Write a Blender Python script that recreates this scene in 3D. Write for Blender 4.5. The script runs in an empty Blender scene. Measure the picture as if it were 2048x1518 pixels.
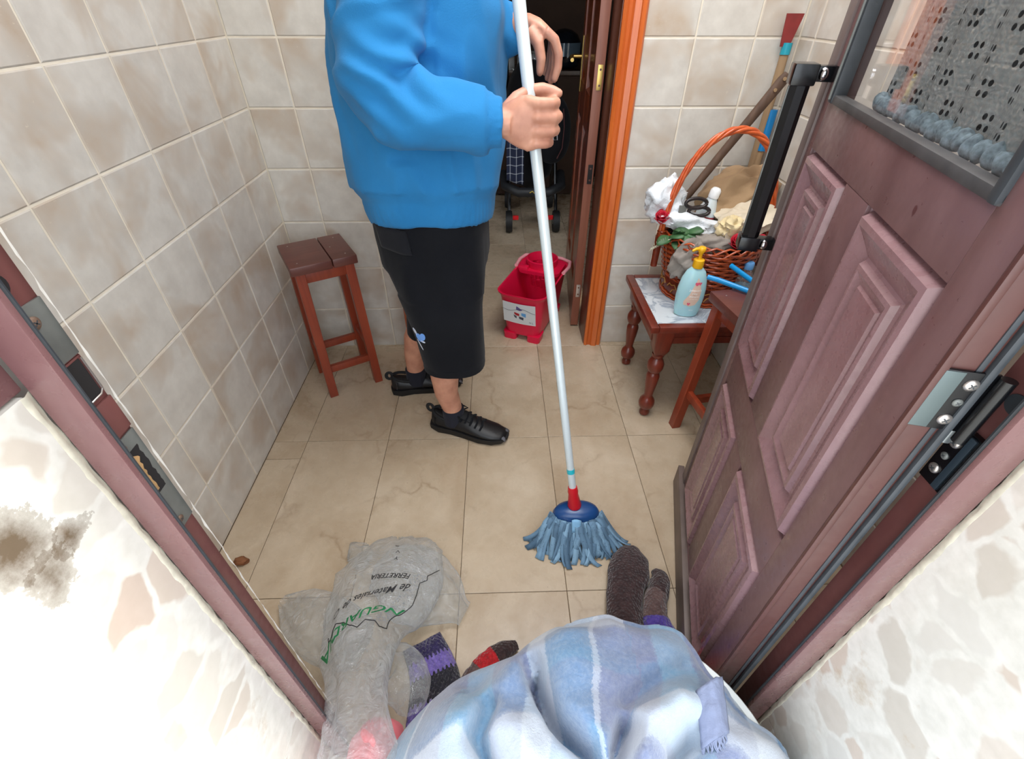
import bpy, bmesh, math, random
import numpy as np
from mathutils import Vector, Matrix, noise as mn

S = bpy.context.scene
COL = S.collection
PI = math.pi
random.seed(7)

# ------------------------------------------------------------------ camera, world, lights, exposure
cam = bpy.data.cameras.new('camera'); cam_o = bpy.data.objects.new('camera', cam); COL.objects.link(cam_o)
cam.sensor_width = 36.0; cam.sensor_fit = 'HORIZONTAL'; cam.lens = 943.404 / 2048 * 36; cam.clip_start = 0.01
def look(pitch, yaw, roll):
    cy, sy, cp, sp = math.cos(yaw), math.sin(yaw), math.cos(pitch), math.sin(pitch)
    f = Vector((sy * cp, cy * cp, -sp)); r = Vector((cy, -sy, 0)); u = r.cross(f)
    r2 = r * math.cos(roll) + u * math.sin(roll); u2 = u * math.cos(roll) - r * math.sin(roll)
    return Matrix((r2, u2, -f)).transposed()
m4 = look(0.681835, 0.030277, 0.003133).to_4x4(); m4.translation = (0, 0, 1.3048)
cam_o.matrix_world = m4
S.camera = cam_o

w = bpy.data.worlds.new('World'); S.world = w; w.use_nodes = True
wn = w.node_tree.nodes; bg = wn['Background']
bg.inputs[0].default_value = (0.86, 0.93, 1.0, 1); bg.inputs[1].default_value = 4.3

def sun_dir(to_sun):
    return (-Vector(to_sun)).to_track_quat('-Z', 'Y').to_euler()
sl = bpy.data.lights.new('sun', 'SUN'); sl.energy = 2.6; sl.angle = math.radians(8); sl.color = (1.0, 0.9, 0.74)
so = bpy.data.objects.new('sun', sl); so.rotation_euler = sun_dir((0.9, -0.30, 0.62)); COL.objects.link(so)
al = bpy.data.lights.new('ceiling_fill_light', 'AREA'); al.energy = 31.5; al.shape = 'RECTANGLE'; al.size = 0.9; al.size_y = 0.9; al.color = (0.97, 0.985, 1.0)  # overhead fill, added out of view to brighten the entry
ao = bpy.data.objects.new('ceiling_fill_light', al); ao.location = (0.3, 1.08, 2.375); COL.objects.link(ao)

S.view_settings.view_transform = 'Standard'; S.view_settings.look = 'None'
S.view_settings.exposure = 0.0; S.view_settings.gamma = 1.0; S.view_settings.use_curve_mapping = False

# ------------------------------------------------------------------ helpers
def lin(c):
    return tuple(((x / 255) / 12.92 if x <= 10.3 else ((x / 255 + 0.055) / 1.055) ** 2.4) for x in c)

class NT:
    def __init__(s, name):
        s.m = bpy.data.materials.new(name); s.m.use_nodes = True
        s.t = s.m.node_tree; s.b = s.t.nodes['Principled BSDF']; s.out = s.t.nodes['Material Output']
    def n(s, typ, **kw):
        nd = s.t.nodes.new(typ)
        for k, v in kw.items():
            if k.startswith('i_'):
                nd.inputs[int(k[2:])].default_value = v
            else:
                setattr(nd, k, v)
        return nd
    def l(s, a, b): s.t.links.new(a, b)
    def coord(s, kind='Object'): return s.n('ShaderNodeTexCoord').outputs[kind]
    def noise(s, vec, scale, detail=4, rough=0.5, w=None, dist=0.0):
        nd = s.n('ShaderNodeTexNoise'); nd.inputs['Scale'].default_value = scale; nd.inputs['Detail'].default_value = detail
        nd.inputs['Roughness'].default_value = rough; nd.inputs['Distortion'].default_value = dist
        if w is not None:
            nd.noise_dimensions = '4D'; s.l(w, nd.inputs['W'])
        s.l(vec, nd.inputs['Vector']); return nd.outputs['Fac']
    def ramp(s, fac, stops, interp='LINEAR'):
        nd = s.n('ShaderNodeValToRGB'); e = nd.color_ramp.elements; nd.color_ramp.interpolation = interp
        while len(e) > 1: e.remove(e[-1])
        for i, (p, c) in enumerate(stops):
            x = e[0] if i == 0 else e.new(p)
            x.position = p; x.color = (c[0], c[1], c[2], 1) if not isinstance(c, (int, float)) else (c, c, c, 1)
        s.l(fac, nd.inputs[0]); return nd.outputs[0]
    def mix(s, fac, a, b, mode='MIX'):
        nd = s.n('ShaderNodeMix', data_type='RGBA', blend_type=mode)
        for v, i in ((fac, 0), (a, 6), (b, 7)):
            if isinstance(v, (int, float)): nd.inputs[i].default_value = v
            elif isinstance(v, tuple): nd.inputs[i].default_value = (v[0], v[1], v[2], 1)
            else: s.l(v, nd.inputs[i])
        return nd.outputs[2]
    def math(s, op, a, b=0.0, c=0.0):
        nd = s.n('ShaderNodeMath', operation=op)
        for i, v in enumerate((a, b, c)):
            if isinstance(v, (int, float)): nd.inputs[i].default_value = v
            else: s.l(v, nd.inputs[i])
        return nd.outputs[0]
    def col(s, c):
        if isinstance(c, tuple): s.b.inputs['Base Color'].default_value = (c[0], c[1], c[2], 1)
        else: s.l(c, s.b.inputs['Base Color'])
    def set(s, **kw):
        for k, v in kw.items():
            k = k.replace('_', ' ')
            if isinstance(v, (int, float, tuple)): s.b.inputs[k].default_value = v
            else: s.l(v, s.b.inputs[k])
    def bump(s, h, strength=0.3, dist=0.01):
        nd = s.n('ShaderNodeBump'); nd.inputs['Strength'].default_value = strength; nd.inputs['Distance'].default_value = dist
        s.l(h, nd.inputs['Height']); s.l(nd.outputs[0], s.b.inputs['Normal'])

def plain(name, rgb, rough=0.5, metal=0.0, spec=0.5, var=0.0, scale=30, **kw):
    t = NT(name); c = lin(rgb)
    if var:
        f = t.noise(t.coord(), scale, 5)
        t.col(t.ramp(f, [(0.3, tuple(x * (1 - var) for x in c)), (0.7, tuple(min(1, x * (1 + var)) for x in c))]))
    else: t.col(c)
    t.set(Roughness=rough, Metallic=metal, **kw); t.b.inputs['Specular IOR Level'].default_value = spec
    return t.m

def mesh_ob(name, v, f, mat=None, parent=None, smooth=None, loc=None):
    me = bpy.data.meshes.new(name); me.from_pydata([tuple(p) for p in v], [], f); me.update()
    if mat: me.materials.append(mat)
    if smooth is not None:
        for p in me.polygons: p.use_smooth = True
        if smooth < 180: me.set_sharp_from_angle(angle=math.radians(smooth))
    return link(name, me, parent, loc)

def link(name, me, parent=None, loc=None):
    o = bpy.data.objects.new(name, me); COL.objects.link(o)
    if parent: o.parent = parent
    if loc is not None: o.location = loc
    return o

class G:
    """collects shapes into one mesh"""
    def __init__(s): s.v = []; s.f = []
    def add(s, v, f):
        b = len(s.v); s.v += [Vector(p) for p in v]; s.f += [tuple(i + b for i in q) for q in f]; return s
    def box(s, x0, x1, y0, y1, z0, z1, bev=0.0, M=None):
        bm = bmesh.new(); bmesh.ops.create_cube(bm, size=1)
        for p in bm.verts: p.co = Vector((x0 + (p.co.x + .5) * (x1 - x0), y0 + (p.co.y + .5) * (y1 - y0), z0 + (p.co.z + .5) * (z1 - z0)))
        if bev: bmesh.ops.bevel(bm, geom=bm.edges[:], offset=bev, segments=2, profile=0.6, affect='EDGES')
        bm.verts.index_update(); v = [M @ p.co if M else p.co.copy() for p in bm.verts]; f = [[p.index for p in q.verts] for q in bm.faces]; bm.free()
        return s.add(v, f)
    def tube(s, path, rad, n=10, cap=True, flat=None, twist=0.0):
        P = [Vector(p) for p in path]; k = len(P)
        R = rad if hasattr(rad, '__len__') else [rad] * k
        up = None; vs = []
        for i, p in enumerate(P):
            t = (P[min(i + 1, k - 1)] - P[max(i - 1, 0)]).normalized()
            if up is None:
                up = Vector((0, 0, 1)) if abs(t.z) < 0.9 else Vector((0, 1, 0))
            a = (up - t * up.dot(t)).normalized(); up = a; b = t.cross(a)
            ra, rb = (R[i] if hasattr(R[i], '__len__') else (R[i], R[i] * (flat or 1)))
            for j in range(n):
                th = 2 * PI * j / n + twist
                vs.append(p + a * math.cos(th) * ra + b * math.sin(th) * rb)
        fs = [(i * n + j, i * n + (j + 1) % n, (i + 1) * n + (j + 1) % n, (i + 1) * n + j) for i in range(k - 1) for j in range(n)]
        if cap: fs += [tuple(range(n))[::-1], tuple((k - 1) * n + j for j in range(n))]
        return s.add(vs, fs)
    def rings(s, rs, closed_v=True, cap0=True, cap1=True):
        n = len(rs[0]); k = len(rs)
        vs = [p for r in rs for p in r]
        fs = [(i * n + j, i * n + (j + 1) % n, (i + 1) * n + (j + 1) % n, (i + 1) * n + j) for i in range(k - 1) for j in range(n if closed_v else n - 1)]
        if cap0: fs.append(tuple(range(n))[::-1])
        if cap1: fs.append(tuple((k - 1) * n + j for j in range(n)))
        return s.add(vs, fs)
    def lathe(s, prof, c=(0, 0, 0), n=24, sx=1, sy=1, cap=True):
        return s.rings([[Vector((c[0] + r * sx * math.cos(2 * PI * j / n), c[1] + r * sy * math.sin(2 * PI * j / n), c[2] + z)) for j in range(n)] for r, z in prof], cap0=cap, cap1=cap)
    def sphere(s, c, r, n=12, m=8):
        r = r if hasattr(r, '__len__') else (r, r, r)
        return s.rings([[Vector((c[0] + r[0] * math.sin(a) * math.cos(2 * PI * j / n), c[1] + r[1] * math.sin(a) * math.sin(2 * PI * j / n), c[2] - r[2] * math.cos(a))) for j in range(n)] for a in [PI * (i + .02) / (m + .04) for i in range(m + 1)]])
    def grid(s, fn, nu, nv):
        vs = [Vector(fn(i / nu, j / nv)) for i in range(nu + 1) for j in range(nv + 1)]
        fs = [(i * (nv + 1) + j, (i + 1) * (nv + 1) + j, (i + 1) * (nv + 1) + j + 1, i * (nv + 1) + j + 1) for i in range(nu) for j in range(nv)]
        return s.add(vs, fs)
    def xf(s, M): s.v = [M @ p for p in s.v]; return s
    def ob(s, name, mat, parent=None, smooth=40, loc=None): return mesh_ob(name, s.v, s.f, mat, parent, smooth, loc)

def thing(name, label, cat, loc=(0, 0, 0), rz=0.0, group=None):
    o = bpy.data.objects.new(name, None); COL.objects.link(o); o.empty_display_size = 0.05
    o.location = loc; o.rotation_euler = (0, 0, rz); return tag(o, label, cat, group)
def tag(o, label, cat, group=None):
    o['label'] = label; o['category'] = cat
    if group: o['group'] = group
    return o
def struct(o): o['kind'] = 'structure'; return o
def local(parent, g):
    """bring a world-space shape into its thing's frame"""
    bpy.context.view_layer.update()
    return g.xf(parent.matrix_world.inverted())
def solid(o, th, off=0): md = o.modifiers.new('solid', 'SOLIDIFY'); md.thickness = th; md.offset = off; return o
def subsurf(o, n=1): md = o.modifiers.new('sub', 'SUBSURF'); md.levels = n; md.render_levels = n; return o
def remesh(g, vox, smooth=4):
    """union of closed shapes -> one continuous skin, as numpy verts and faces"""
    o = mesh_ob('tmp', g.v, g.f)
    md = o.modifiers.new('r', 'REMESH'); md.mode = 'VOXEL'; md.voxel_size = vox
    if smooth: ms = o.modifiers.new('s', 'SMOOTH'); ms.iterations = smooth; ms.factor = 0.5
    dg = bpy.context.evaluated_depsgraph_get()
    me = bpy.data.meshes.new_from_object(o.evaluated_get(dg))
    old = o.data; bpy.data.objects.remove(o); bpy.data.meshes.remove(old)
    return me
def finish(me, name, mat, parent=None, disp=None):
    if disp:
        k = len(me.vertices); co = np.zeros(k * 3); me.vertices.foreach_get('co', co); co = co.reshape(-1, 3)
        no = np.zeros(k * 3); me.vertices.foreach_get('normal', no); no = no.reshape(-1, 3)
        co = co + no * disp(co)[:, None]; me.vertices.foreach_set('co', co.ravel()); me.update()
    me.name = name; me.materials.clear(); me.materials.append(mat)
    for p in me.polygons: p.use_smooth = True
    return link(name, me, parent)
def text_mesh(txt, size):
    c = bpy.data.curves.new('t', 'FONT'); c.body = txt; c.size = size; c.align_x = 'CENTER'; c.align_y = 'CENTER'; c.resolution_u = 3; c.offset = size * .014
    o = bpy.data.objects.new('t', c); COL.objects.link(o)
    me = bpy.data.meshes.new_from_object(o.evaluated_get(bpy.context.evaluated_depsgraph_get()))
    v = [p.co.copy() for p in me.vertices]; f = [tuple(p.vertices) for p in me.polygons]
    bpy.data.objects.remove(o); bpy.data.curves.remove(c); bpy.data.meshes.remove(me)
    return v, f
def nz(x, y, z, s=1.0): return mn.noise(Vector((x * s, y * s, z * s)))
def ridge(x, y, z, s=1.0): return 1 - 2 * abs(mn.noise(Vector((x * s, y * s, z * s))))
def crumple(c, r, amp, seed, n=40, m=24, f=1.0, flat=None):
    g = G()
    rs = []
    for i in range(m + 1):
        a = PI * (i + .05) / (m + .1); row = []
        for j in range(n):
            th = 2 * PI * j / n
            d = Vector((math.sin(a) * math.cos(th), math.sin(a) * math.sin(th), -math.cos(a)))
            k = 1 + amp * .75 * (ridge(d.x + seed, d.y, d.z, 1.2 * f) - .4) + amp * .3 * (ridge(d.x, d.y + seed, d.z, 2.6 * f) - .4) + amp * .8 * nz(d.x, d.y, d.z + seed, 1.1)
            row.append(Vector((c[0] + d.x * r[0] * k, c[1] + d.y * r[1] * k, c[2] + d.z * r[2] * k)))
        rs.append(row)
    g.rings(rs); return g

# ------------------------------------------------------------------ materials
def tile_mat():
    t = NT('wall_tile'); oc = t.coord(); oi = t.n('ShaderNodeObjectInfo'); W = t.math('MULTIPLY', oi.outputs['Random'], 60.0)
    big = t.noise(oc, 5.5, 3, .55, W, .4); mid = t.noise(oc, 16, 5, .6, W); fine = t.noise(oc, 90, 3, .6, W)
    base = t.ramp(mid, [(.3, lin((196, 190, 181))), (.7, lin((215, 210, 201)))])
    br = t.ramp(big, [(.46, 0.0), (.6, 0.75), (.72, 1.0)])
    c = t.mix(t.math('MULTIPLY', br, t.ramp(mid, [(.25, .2), (.7, .8)])), base, lin((166, 136, 103)))
    sp = t.ramp(fine, [(.66, 0.0), (.72, 1.0)])
    c = t.mix(t.math('MULTIPLY', t.math('MULTIPLY', sp, br), .55), c, lin((226, 216, 196)))
    t.col(c); t.set(Roughness=.42); t.bump(mid, .12, .003); return t.m
M_tile = tile_mat()
M_grout = plain('tile_grout', (226, 216, 198), .9, var=.06)
M_plaster = plain('plaster', (222, 212, 196), .9, var=.04)

def floor_mat():
    t = NT('floor_marble'); oc = t.coord(); oi = t.n('ShaderNodeObjectInfo'); W = t.math('MULTIPLY', oi.outputs['Random'], 40.0)
    a = t.noise(oc, 3.2, 6, .6, W, .8); b = t.noise(oc, 22, 5, .65, W)
    base = t.ramp(a, [(.25, lin((164, 142, 116))), (.5, lin((186, 168, 144))), (.75, lin((202, 186, 164)))])
    base = t.mix(t.ramp(b, [(.45, 0.0), (.75, .35)]), base, lin((160, 136, 106)))
    v = t.n('ShaderNodeTexVoronoi', feature='DISTANCE_TO_EDGE'); v.inputs['Scale'].default_value = 3.1
    dv = t.n('ShaderNodeVectorMath', operation='ADD'); nn = t.n('ShaderNodeTexNoise'); nn.inputs['Scale'].default_value = 7; nn.inputs['Detail'].default_value = 6
    t.l(oc, nn.inputs['Vector']); sc = t.n('ShaderNodeVectorMath', operation='SCALE'); sc.inputs['Scale'].default_value = .22
    t.l(nn.outputs['Color'], sc.inputs[0]); t.l(oc, dv.inputs[0]); t.l(sc.outputs[0], dv.inputs[1])
    off = t.n('ShaderNodeVectorMath', operation='ADD'); cb = t.n('ShaderNodeCombineXYZ'); t.l(W, cb.inputs[0]); t.l(W, cb.inputs[1])
    t.l(dv.outputs[0], off.inputs[0]); t.l(cb.outputs[0], off.inputs[1]); t.l(off.outputs[0], v.inputs['Vector'])
    vein = t.ramp(v.outputs['Distance'], [(0.0, 1.0), (.012, .5), (.03, 0.0)])
    vein = t.math('MULTIPLY', vein, t.ramp(t.noise(oc, 6, 3, .5, W), [(.45, 0.0), (.66, .5)]))
    c = t.mix(vein, base, lin((124, 96, 68)))
    dirt = t.ramp(t.noise(oc, 130, 2, .5, W), [(.74, 0.0), (.78, .6)])
    c = t.mix(dirt, c, lin((84, 64, 46)))
    t.col(c); t.set(Roughness=t.ramp(b, [(.3, .2), (.8, .42)])); t.b.inputs['Specular IOR Level'].default_value = .45; return t.m
M_floor = floor_mat()
M_joint = plain('floor_joint', (78, 62, 46), .95)

def breccia():
    t = NT('breccia_marble'); oc = t.coord()
    nn = t.n('ShaderNodeTexNoise'); nn.inputs['Scale'].default_value = 9; nn.inputs['Detail'].default_value = 4; t.l(oc, nn.inputs['Vector'])
    sc = t.n('ShaderNodeVectorMath', operation='SCALE'); sc.inputs['Scale'].default_value = .09; t.l(nn.outputs['Color'], sc.inputs[0])
    ad = t.n('ShaderNodeVectorMath', operation='ADD'); t.l(oc, ad.inputs[0]); t.l(sc.outputs[0], ad.inputs[1])
    v = t.n('ShaderNodeTexVoronoi', feature='F1'); v.inputs['Scale'].default_value = 17; t.l(ad.outputs[0], v.inputs['Vector'])
    e = t.n('ShaderNodeTexVoronoi', feature='DISTANCE_TO_EDGE'); e.inputs['Scale'].default_value = 17; t.l(ad.outputs[0], e.inputs['Vector'])
    sp = t.n('ShaderNodeSeparateColor'); t.l(v.outputs['Color'], sp.inputs[0])
    cell = t.ramp(sp.outputs[0], [(0, lin((198, 190, 178))), (.35, lin((204, 200, 192))), (.6, lin((188, 180, 168))), (.85, lin((192, 174, 158))), (1, lin((180, 156, 140)))])
    cem = t.ramp(t.noise(oc, 60, 4), [(.3, lin((206, 203, 194))), (.7, lin((222, 219, 211)))])
    m = t.ramp(e.outputs['Distance'], [(.05, 0.0), (.12, .75)])
    keep = t.ramp(sp.outputs[1], [(.45, .15), (.6, 1.0)])
    c = t.mix(t.math('MULTIPLY', m, keep), cem, cell)
    d = t.ramp(t.noise(oc, 7, 7, .7), [(.64, 0.0), (.76, .7)])
    c = t.mix(d, c, lin((176, 152, 120)))
    for (sy, sz, r) in ((.205, .975, .034), (.214, .925, .03), (.244, .945, .022)):
        sub = t.n('ShaderNodeVectorMath', operation='DISTANCE'); t.l(ad.outputs[0], sub.inputs[0]); sub.inputs[1].default_value = (-.372 + .045, sy + .045, sz + .045)
        st = t.ramp(t.math('ADD', t.math('DIVIDE', sub.outputs['Value'], r), t.math('MULTIPLY', t.math('SUBTRACT', t.noise(oc, 90, 5, .7), .5), 1.1)), [(.25, .92), (1.0, .35), (1.5, 0.0)])
        c = t.mix(st, c, lin((86, 66, 40)))
    t.col(c); t.set(Roughness=.35); return t.m
M_marble = breccia()
M_mortar = plain('mortar', (196, 190, 172), .95, var=.15, scale=80)

def paint(name, dark, light, rough=.34, f=1.0, spots=.8):
    t = NT(name); oc = t.coord()
    mp = t.n('ShaderNodeMapping'); mp.inputs['Scale'].default_value = (1.0, 1.0, .35); t.l(oc, mp.inputs[0])
    a = t.noise(mp.outputs[0], 7 * f, 6, .65, dist=.5); b = t.noise(oc, 60, 4)
    c = t.ramp(a, [(.28, lin(dark)), (.68, lin(light))])
    sp = t.ramp(t.noise(oc, 46, 1, .3), [(.78, 0.0), (.8, spots)])
    c = t.mix(sp, c, lin((80, 40, 40)))
    t.col(c); t.set(Roughness=t.ramp(b, [(.3, rough - .08), (.7, rough + .12)])); t.b.inputs['Specular IOR Level'].default_value = .6; return t.m
M_door = paint('maroon_painted_door', (90, 60, 60), (120, 90, 90), .34)
M_panel = paint('paler_maroon_panel', (116, 83, 85), (146, 113, 116), .27, 1.0, .5)  # paler and glossier than the stile paint
M_frame = paint('maroon_metal_frame', (100, 66, 67), (126, 92, 91), .28, 1.0, .0)
M_frame_in = paint('maroon_frame_rebate', (98, 54, 52), (116, 72, 68), .4, 1.0, .0)
M_stile = paint('bare_maroon_stile', (72, 40, 37), (88, 53, 48), .4)
M_gasket = plain('rubber_gasket', (58, 62, 66), .5, var=.2)
M_steel = plain('grey_steel', (112, 114, 110), .42, .25, var=.2)
M_black_metal = plain('black_enamel_metal', (16, 17, 20), .22, .2, .6)
M_chrome = plain('chrome', (200, 200, 204), .1, 1.0)
M_screw = plain('screw_steel', (190, 182, 176), .3, .8)
M_brass = plain('brass', (196, 164, 96), .3, .9)
M_glass = NT('window_glass'); M_glass.col((1, 1, 1)); M_glass.set(Roughness=0.0, IOR=1.45); M_glass.b.inputs['Transmission Weight'].default_value = 1.0; M_glass = M_glass.m

def wood(name, dark, light, rough=.35, scale=1.0, axis=2, coat=.2):
    t = NT(name); oc = t.coord(); mp = t.n('ShaderNodeMapping')
    sc = [14.0, 14.0, 14.0]; sc[axis] = 1.2; mp.inputs['Scale'].default_value = [x * scale for x in sc]; t.l(oc, mp.inputs[0])
    a = t.noise(mp.outputs[0], 3, 6, .6, dist=.6)
    t.col(t.ramp(a, [(.28, lin(dark)), (.7, lin(light))])); t.set(Roughness=rough); t.b.inputs['Coat Weight'].default_value = coat; t.b.inputs['Coat Roughness'].default_value = .2
    return t.m
M_orange = wood('orange_varnished_wood', (186, 84, 26), (214, 112, 48), .3)
M_jamb = wood('brown_jamb_wood', (78, 38, 20), (104, 54, 32), .4)
M_leafw = wood('reddish_door_wood', (98, 42, 20), (136, 64, 34), .28)
M_leafedge = wood('worn_door_edge_wood', (120, 66, 48), (146, 88, 66), .5)
M_stool = wood('mahogany_stool_wood', (122, 44, 24), (152, 62, 34), .42, coat=.25)
M_seat = wood('dark_seat_wood', (88, 42, 34), (108, 60, 50), .45, axis=0)
M_table = wood('mahogany_table_wood', (88, 32, 20), (120, 46, 30), .35, coat=.3)

# ------------------------------------------------------------------ the setting: room shell
XL, XR, D = -0.8582, 0.9983, 1.8825
H0, TW = 0.203, 0.1985
ROWS = [(0.0, H0)] + [(H0 + .2 * k, H0 + .2 * (k + 1)) for k in range(11)]
CEIL = 2.4

def tile_mesh(wu, hv, ax_u, ax_v, ax_n, t=.004, b=.0025, gap=.0026, name='tile'):
    U, V, N = Vector(ax_u), Vector(ax_v), Vector(ax_n); a, c = wu / 2 - gap, hv / 2 - gap
    def ring(i, h): return [U * (sx * (a - i)) + V * (sy * (c - i)) + N * h for sx, sy in ((-1, -1), (1, -1), (1, 1), (-1, 1))]
    v = ring(0, -t) + ring(0, -b * .6) + ring(b, 0)
    f = [(0, 1, 5, 4), (1, 2, 6, 5), (2, 3, 7, 6), (3, 0, 4, 7), (4, 5, 9, 8), (5, 6, 10, 9), (6, 7, 11, 10), (7, 4, 8, 11), (8, 9, 10, 11)]
    me = bpy.data.meshes.new(name); me.from_pydata([tuple(p) for p in v], [], f); me.update(); return me
TM = {}
def lay(parent, u0, u1, v0, v1, place, axes, mat, name='tile', **kw):
    key = (round(u1 - u0, 4), round(v1 - v0, 4), axes, mat.name)
    if key not in TM:
        me = tile_mesh(u1 - u0, v1 - v0, *axes, name=name, **kw); me.materials.append(mat); TM[key] = me
    o = link(name, TM[key], parent, place((u0 + u1) / 2, (v0 + v1) / 2)); return o

def slab(name, x0, x1, y0, y1, z0, z1, mat):
    return struct(G().box(x0, x1, y0, y1, z0, z1).ob(name, mat))
# left wall
GR = .0022
wl = slab('wall_left', XL - .1, XL - GR, .345, D, -.02, CEIL, M_grout)
LC = [D, 1.6873] + [1.6873 - .1977 * k for k in range(1, 7)] + [.345]
axL = ((0, 1, 0), (0, 0, 1), (1, 0, 0))
for y1, y0 in zip(LC[:-1], LC[1:]):
    for z0, z1 in ROWS:
        lay(wl, y0, y1, z0, min(z1, CEIL), lambda u, v: (XL, u, v), axL, M_tile, 'tile')
# right wall
wr = slab('wall_right', XR + GR, XR + .1, .345, D, -.02, CEIL, M_grout)
axR = ((0, -1, 0), (0, 0, 1), (-1, 0, 0))
RC = [D, 1.79] + [1.79 - .1977 * k for k in range(1, 8)] + [.345]
for y1, y0 in zip(RC[:-1], RC[1:]):
    for z0, z1 in ROWS:
        lay(wr, y0, y1, z0, min(z1, CEIL), lambda u, v: (XR, u, v), axR, M_tile, 'tile')
# back wall with the inner doorway
DX0, DX1, DZ = -.36, .405, 2.05
g = G().box(XL - .1, DX0 - .03, D + GR, D + .14, -.02, CEIL).box(DX1 + .03, XR + .1, D + GR, D + .14, -.02, CEIL).box(DX0 - .03, DX1 + .03, D + GR, D + .14, DZ + .03, CEIL)
wb = struct(g.ob('wall_back', M_grout, smooth=None))
axB = ((1, 0, 0), (0, 0, 1), (0, -1, 0))
for xs in ([XL, -.7005, -.503, DX0 - .03], [DX1 + .03, .6539, .8517, XR]):
    for x0, x1 in zip(xs[:-1], xs[1:]):
        for z0, z1 in ROWS: lay(wb, x0, x1, z0, min(z1, CEIL), lambda u, v: (u, D, v), axB, M_tile, 'tile')
for x0, x1 in ((DX0 - .03, -.1), (-.1, .1), (.1, .3), (.3, DX1 + .03)):
    lay(wb, x0, x1, 2.203, CEIL, lambda u, v: (u, D, v), axB, M_tile, 'tile')
ceiling = slab('ceiling', XL - .1, XR + .1, -.06, D + .14, CEIL, CEIL + .1, M_plaster)
# floor: marble tiles bedded in dark joints, running on through the inner doorway
fl = slab('floor', -1.6, 1.6, .28, 5.0, -.06, -.0022, M_joint)
axF = ((1, 0, 0), (0, 1, 0), (0, 0, 1))
FX = [.4802 + .30316 * k for k in range(3, -7, -1)]; FY = [1.2564 + .6018 * k for k in range(-2, 7)]
for x1, x0 in zip(FX[:-1], FX[1:]):
    for y0, y1 in zip(FY[:-1], FY[1:]):
        a0, a1, b0, b1 = x0, x1, max(y0, .285), min(y1, 4.95)
        if b1 < 1.9:
            a0, a1 = max(a0, XL + .001), min(a1, XR)
            if a1 - a0 < .02: continue
            if a1 < -.7 and .9 < (b0 + b1) / 2 < 1.0:      # the cut strip beside the left wall, broken across
                lay(fl, a0, a1, b0, 1.17, lambda u, v: (u, v, 0), axF, M_floor, 'floor_tile', t=.003, b=.0012, gap=.0008)
                lay(fl, a0, a1, 1.17, b1, lambda u, v: (u, v, 0), axF, M_floor, 'floor_tile', t=.003, b=.0012, gap=.0008); continue
        lay(fl, a0, a1, b0, b1, lambda u, v: (u, v, 0), axF, M_floor, 'floor_tile', t=.003, b=.0012, gap=.0008)
# the dim room behind
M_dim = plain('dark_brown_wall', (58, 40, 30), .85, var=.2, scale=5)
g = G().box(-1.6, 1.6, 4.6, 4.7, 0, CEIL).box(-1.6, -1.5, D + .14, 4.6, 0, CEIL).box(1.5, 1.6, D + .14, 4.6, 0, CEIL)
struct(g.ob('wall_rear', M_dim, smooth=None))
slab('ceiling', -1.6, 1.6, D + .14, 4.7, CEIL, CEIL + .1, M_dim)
# front wall: marble faced reveals of the entrance, plaster above
RX0, RX1, YF, YO = -.372, .508, .293, -.06
M_facade = plain('facade_plaster', (206, 200, 190), .9, var=.05)
g = G().box(-2.6, RX0 - .02, YO, .345, -.02, 2.9).box(RX1 + .02, 2.6, YO, .345, -.02, 2.9).box(RX0 - .02, RX1 + .02, YO, .345, 2.1, 2.9)
wf = struct(g.ob('wall_front', M_facade, smooth=None))
def edge_slab(name, x, sgn, z0, z1, y0, y1, rag, seed):
    """marble facing slab of the reveal, with a ragged cut along its inner edge"""
    n = 90; P = []
    for i in range(n + 1):
        z = z0 + (z1 - z0) * i / n
        P.append((y1 - rag * (.5 + .5 * nz(z, seed, 0, 60) + .7 * abs(nz(z, seed, 3, 14))), z))
    P2 = [(y0, z1), (y0, z0)]
    pts = P + P2; k = len(pts)
    v = [(x, a, b) for a, b in pts] + [(x - sgn * .018, a, b) for a, b in pts]
    f = [tuple(range(k)), tuple(range(k, 2 * k))[::-1]] + [(i, i + k, (i + 1) % k + k, (i + 1) % k) for i in range(k)]
    if sgn < 0: f = [q[::-1] for q in f]
    f = [q[::-1] for q in f]
    return mesh_ob(name, v, f, M_marble, wf)
edge_slab('marble_slab', RX0, 1, .312, 1.062, YO, YF - .002, .006, 1)
edge_slab('marble_slab', RX0, 1, .0, .309, YO, YF - .002, .006, 2)
edge_slab('marble_slab', RX1, -1, .222, 2.1, YO, YF - .002, .005, 3)
edge_slab('marble_slab', RX1, -1, .0, .219, YO, YF - .002, .005, 4)
G().box(RX0 - .019, RX0 - .003, YO, YF, 1.064, 2.1, .002).ob('painted_facing', M_frame, wf)
# mortar seams beside the frame
for x, sg in ((RX0, 1), (RX1, -1)):
    def seam(u, v):
        z = 1.062 * u if sg > 0 else 2.1 * u
        return (x + sg * (.0012 + .0008 * nz(z, v, 1, 70)) - sg * .003 * abs(v - .5) * 2, YF - .013 + v * .014 + .003 * nz(z, v, 5, 45), z)
    G().grid(seam, 160, 4).ob('mortar_seam', M_mortar, wf, 180)
# outside ground
slab('floor_outside', -3.0, 3.0, -4.0, .279, -.06, -.001, plain('outside_paving', (216, 212, 204), .8, var=.08))

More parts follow.
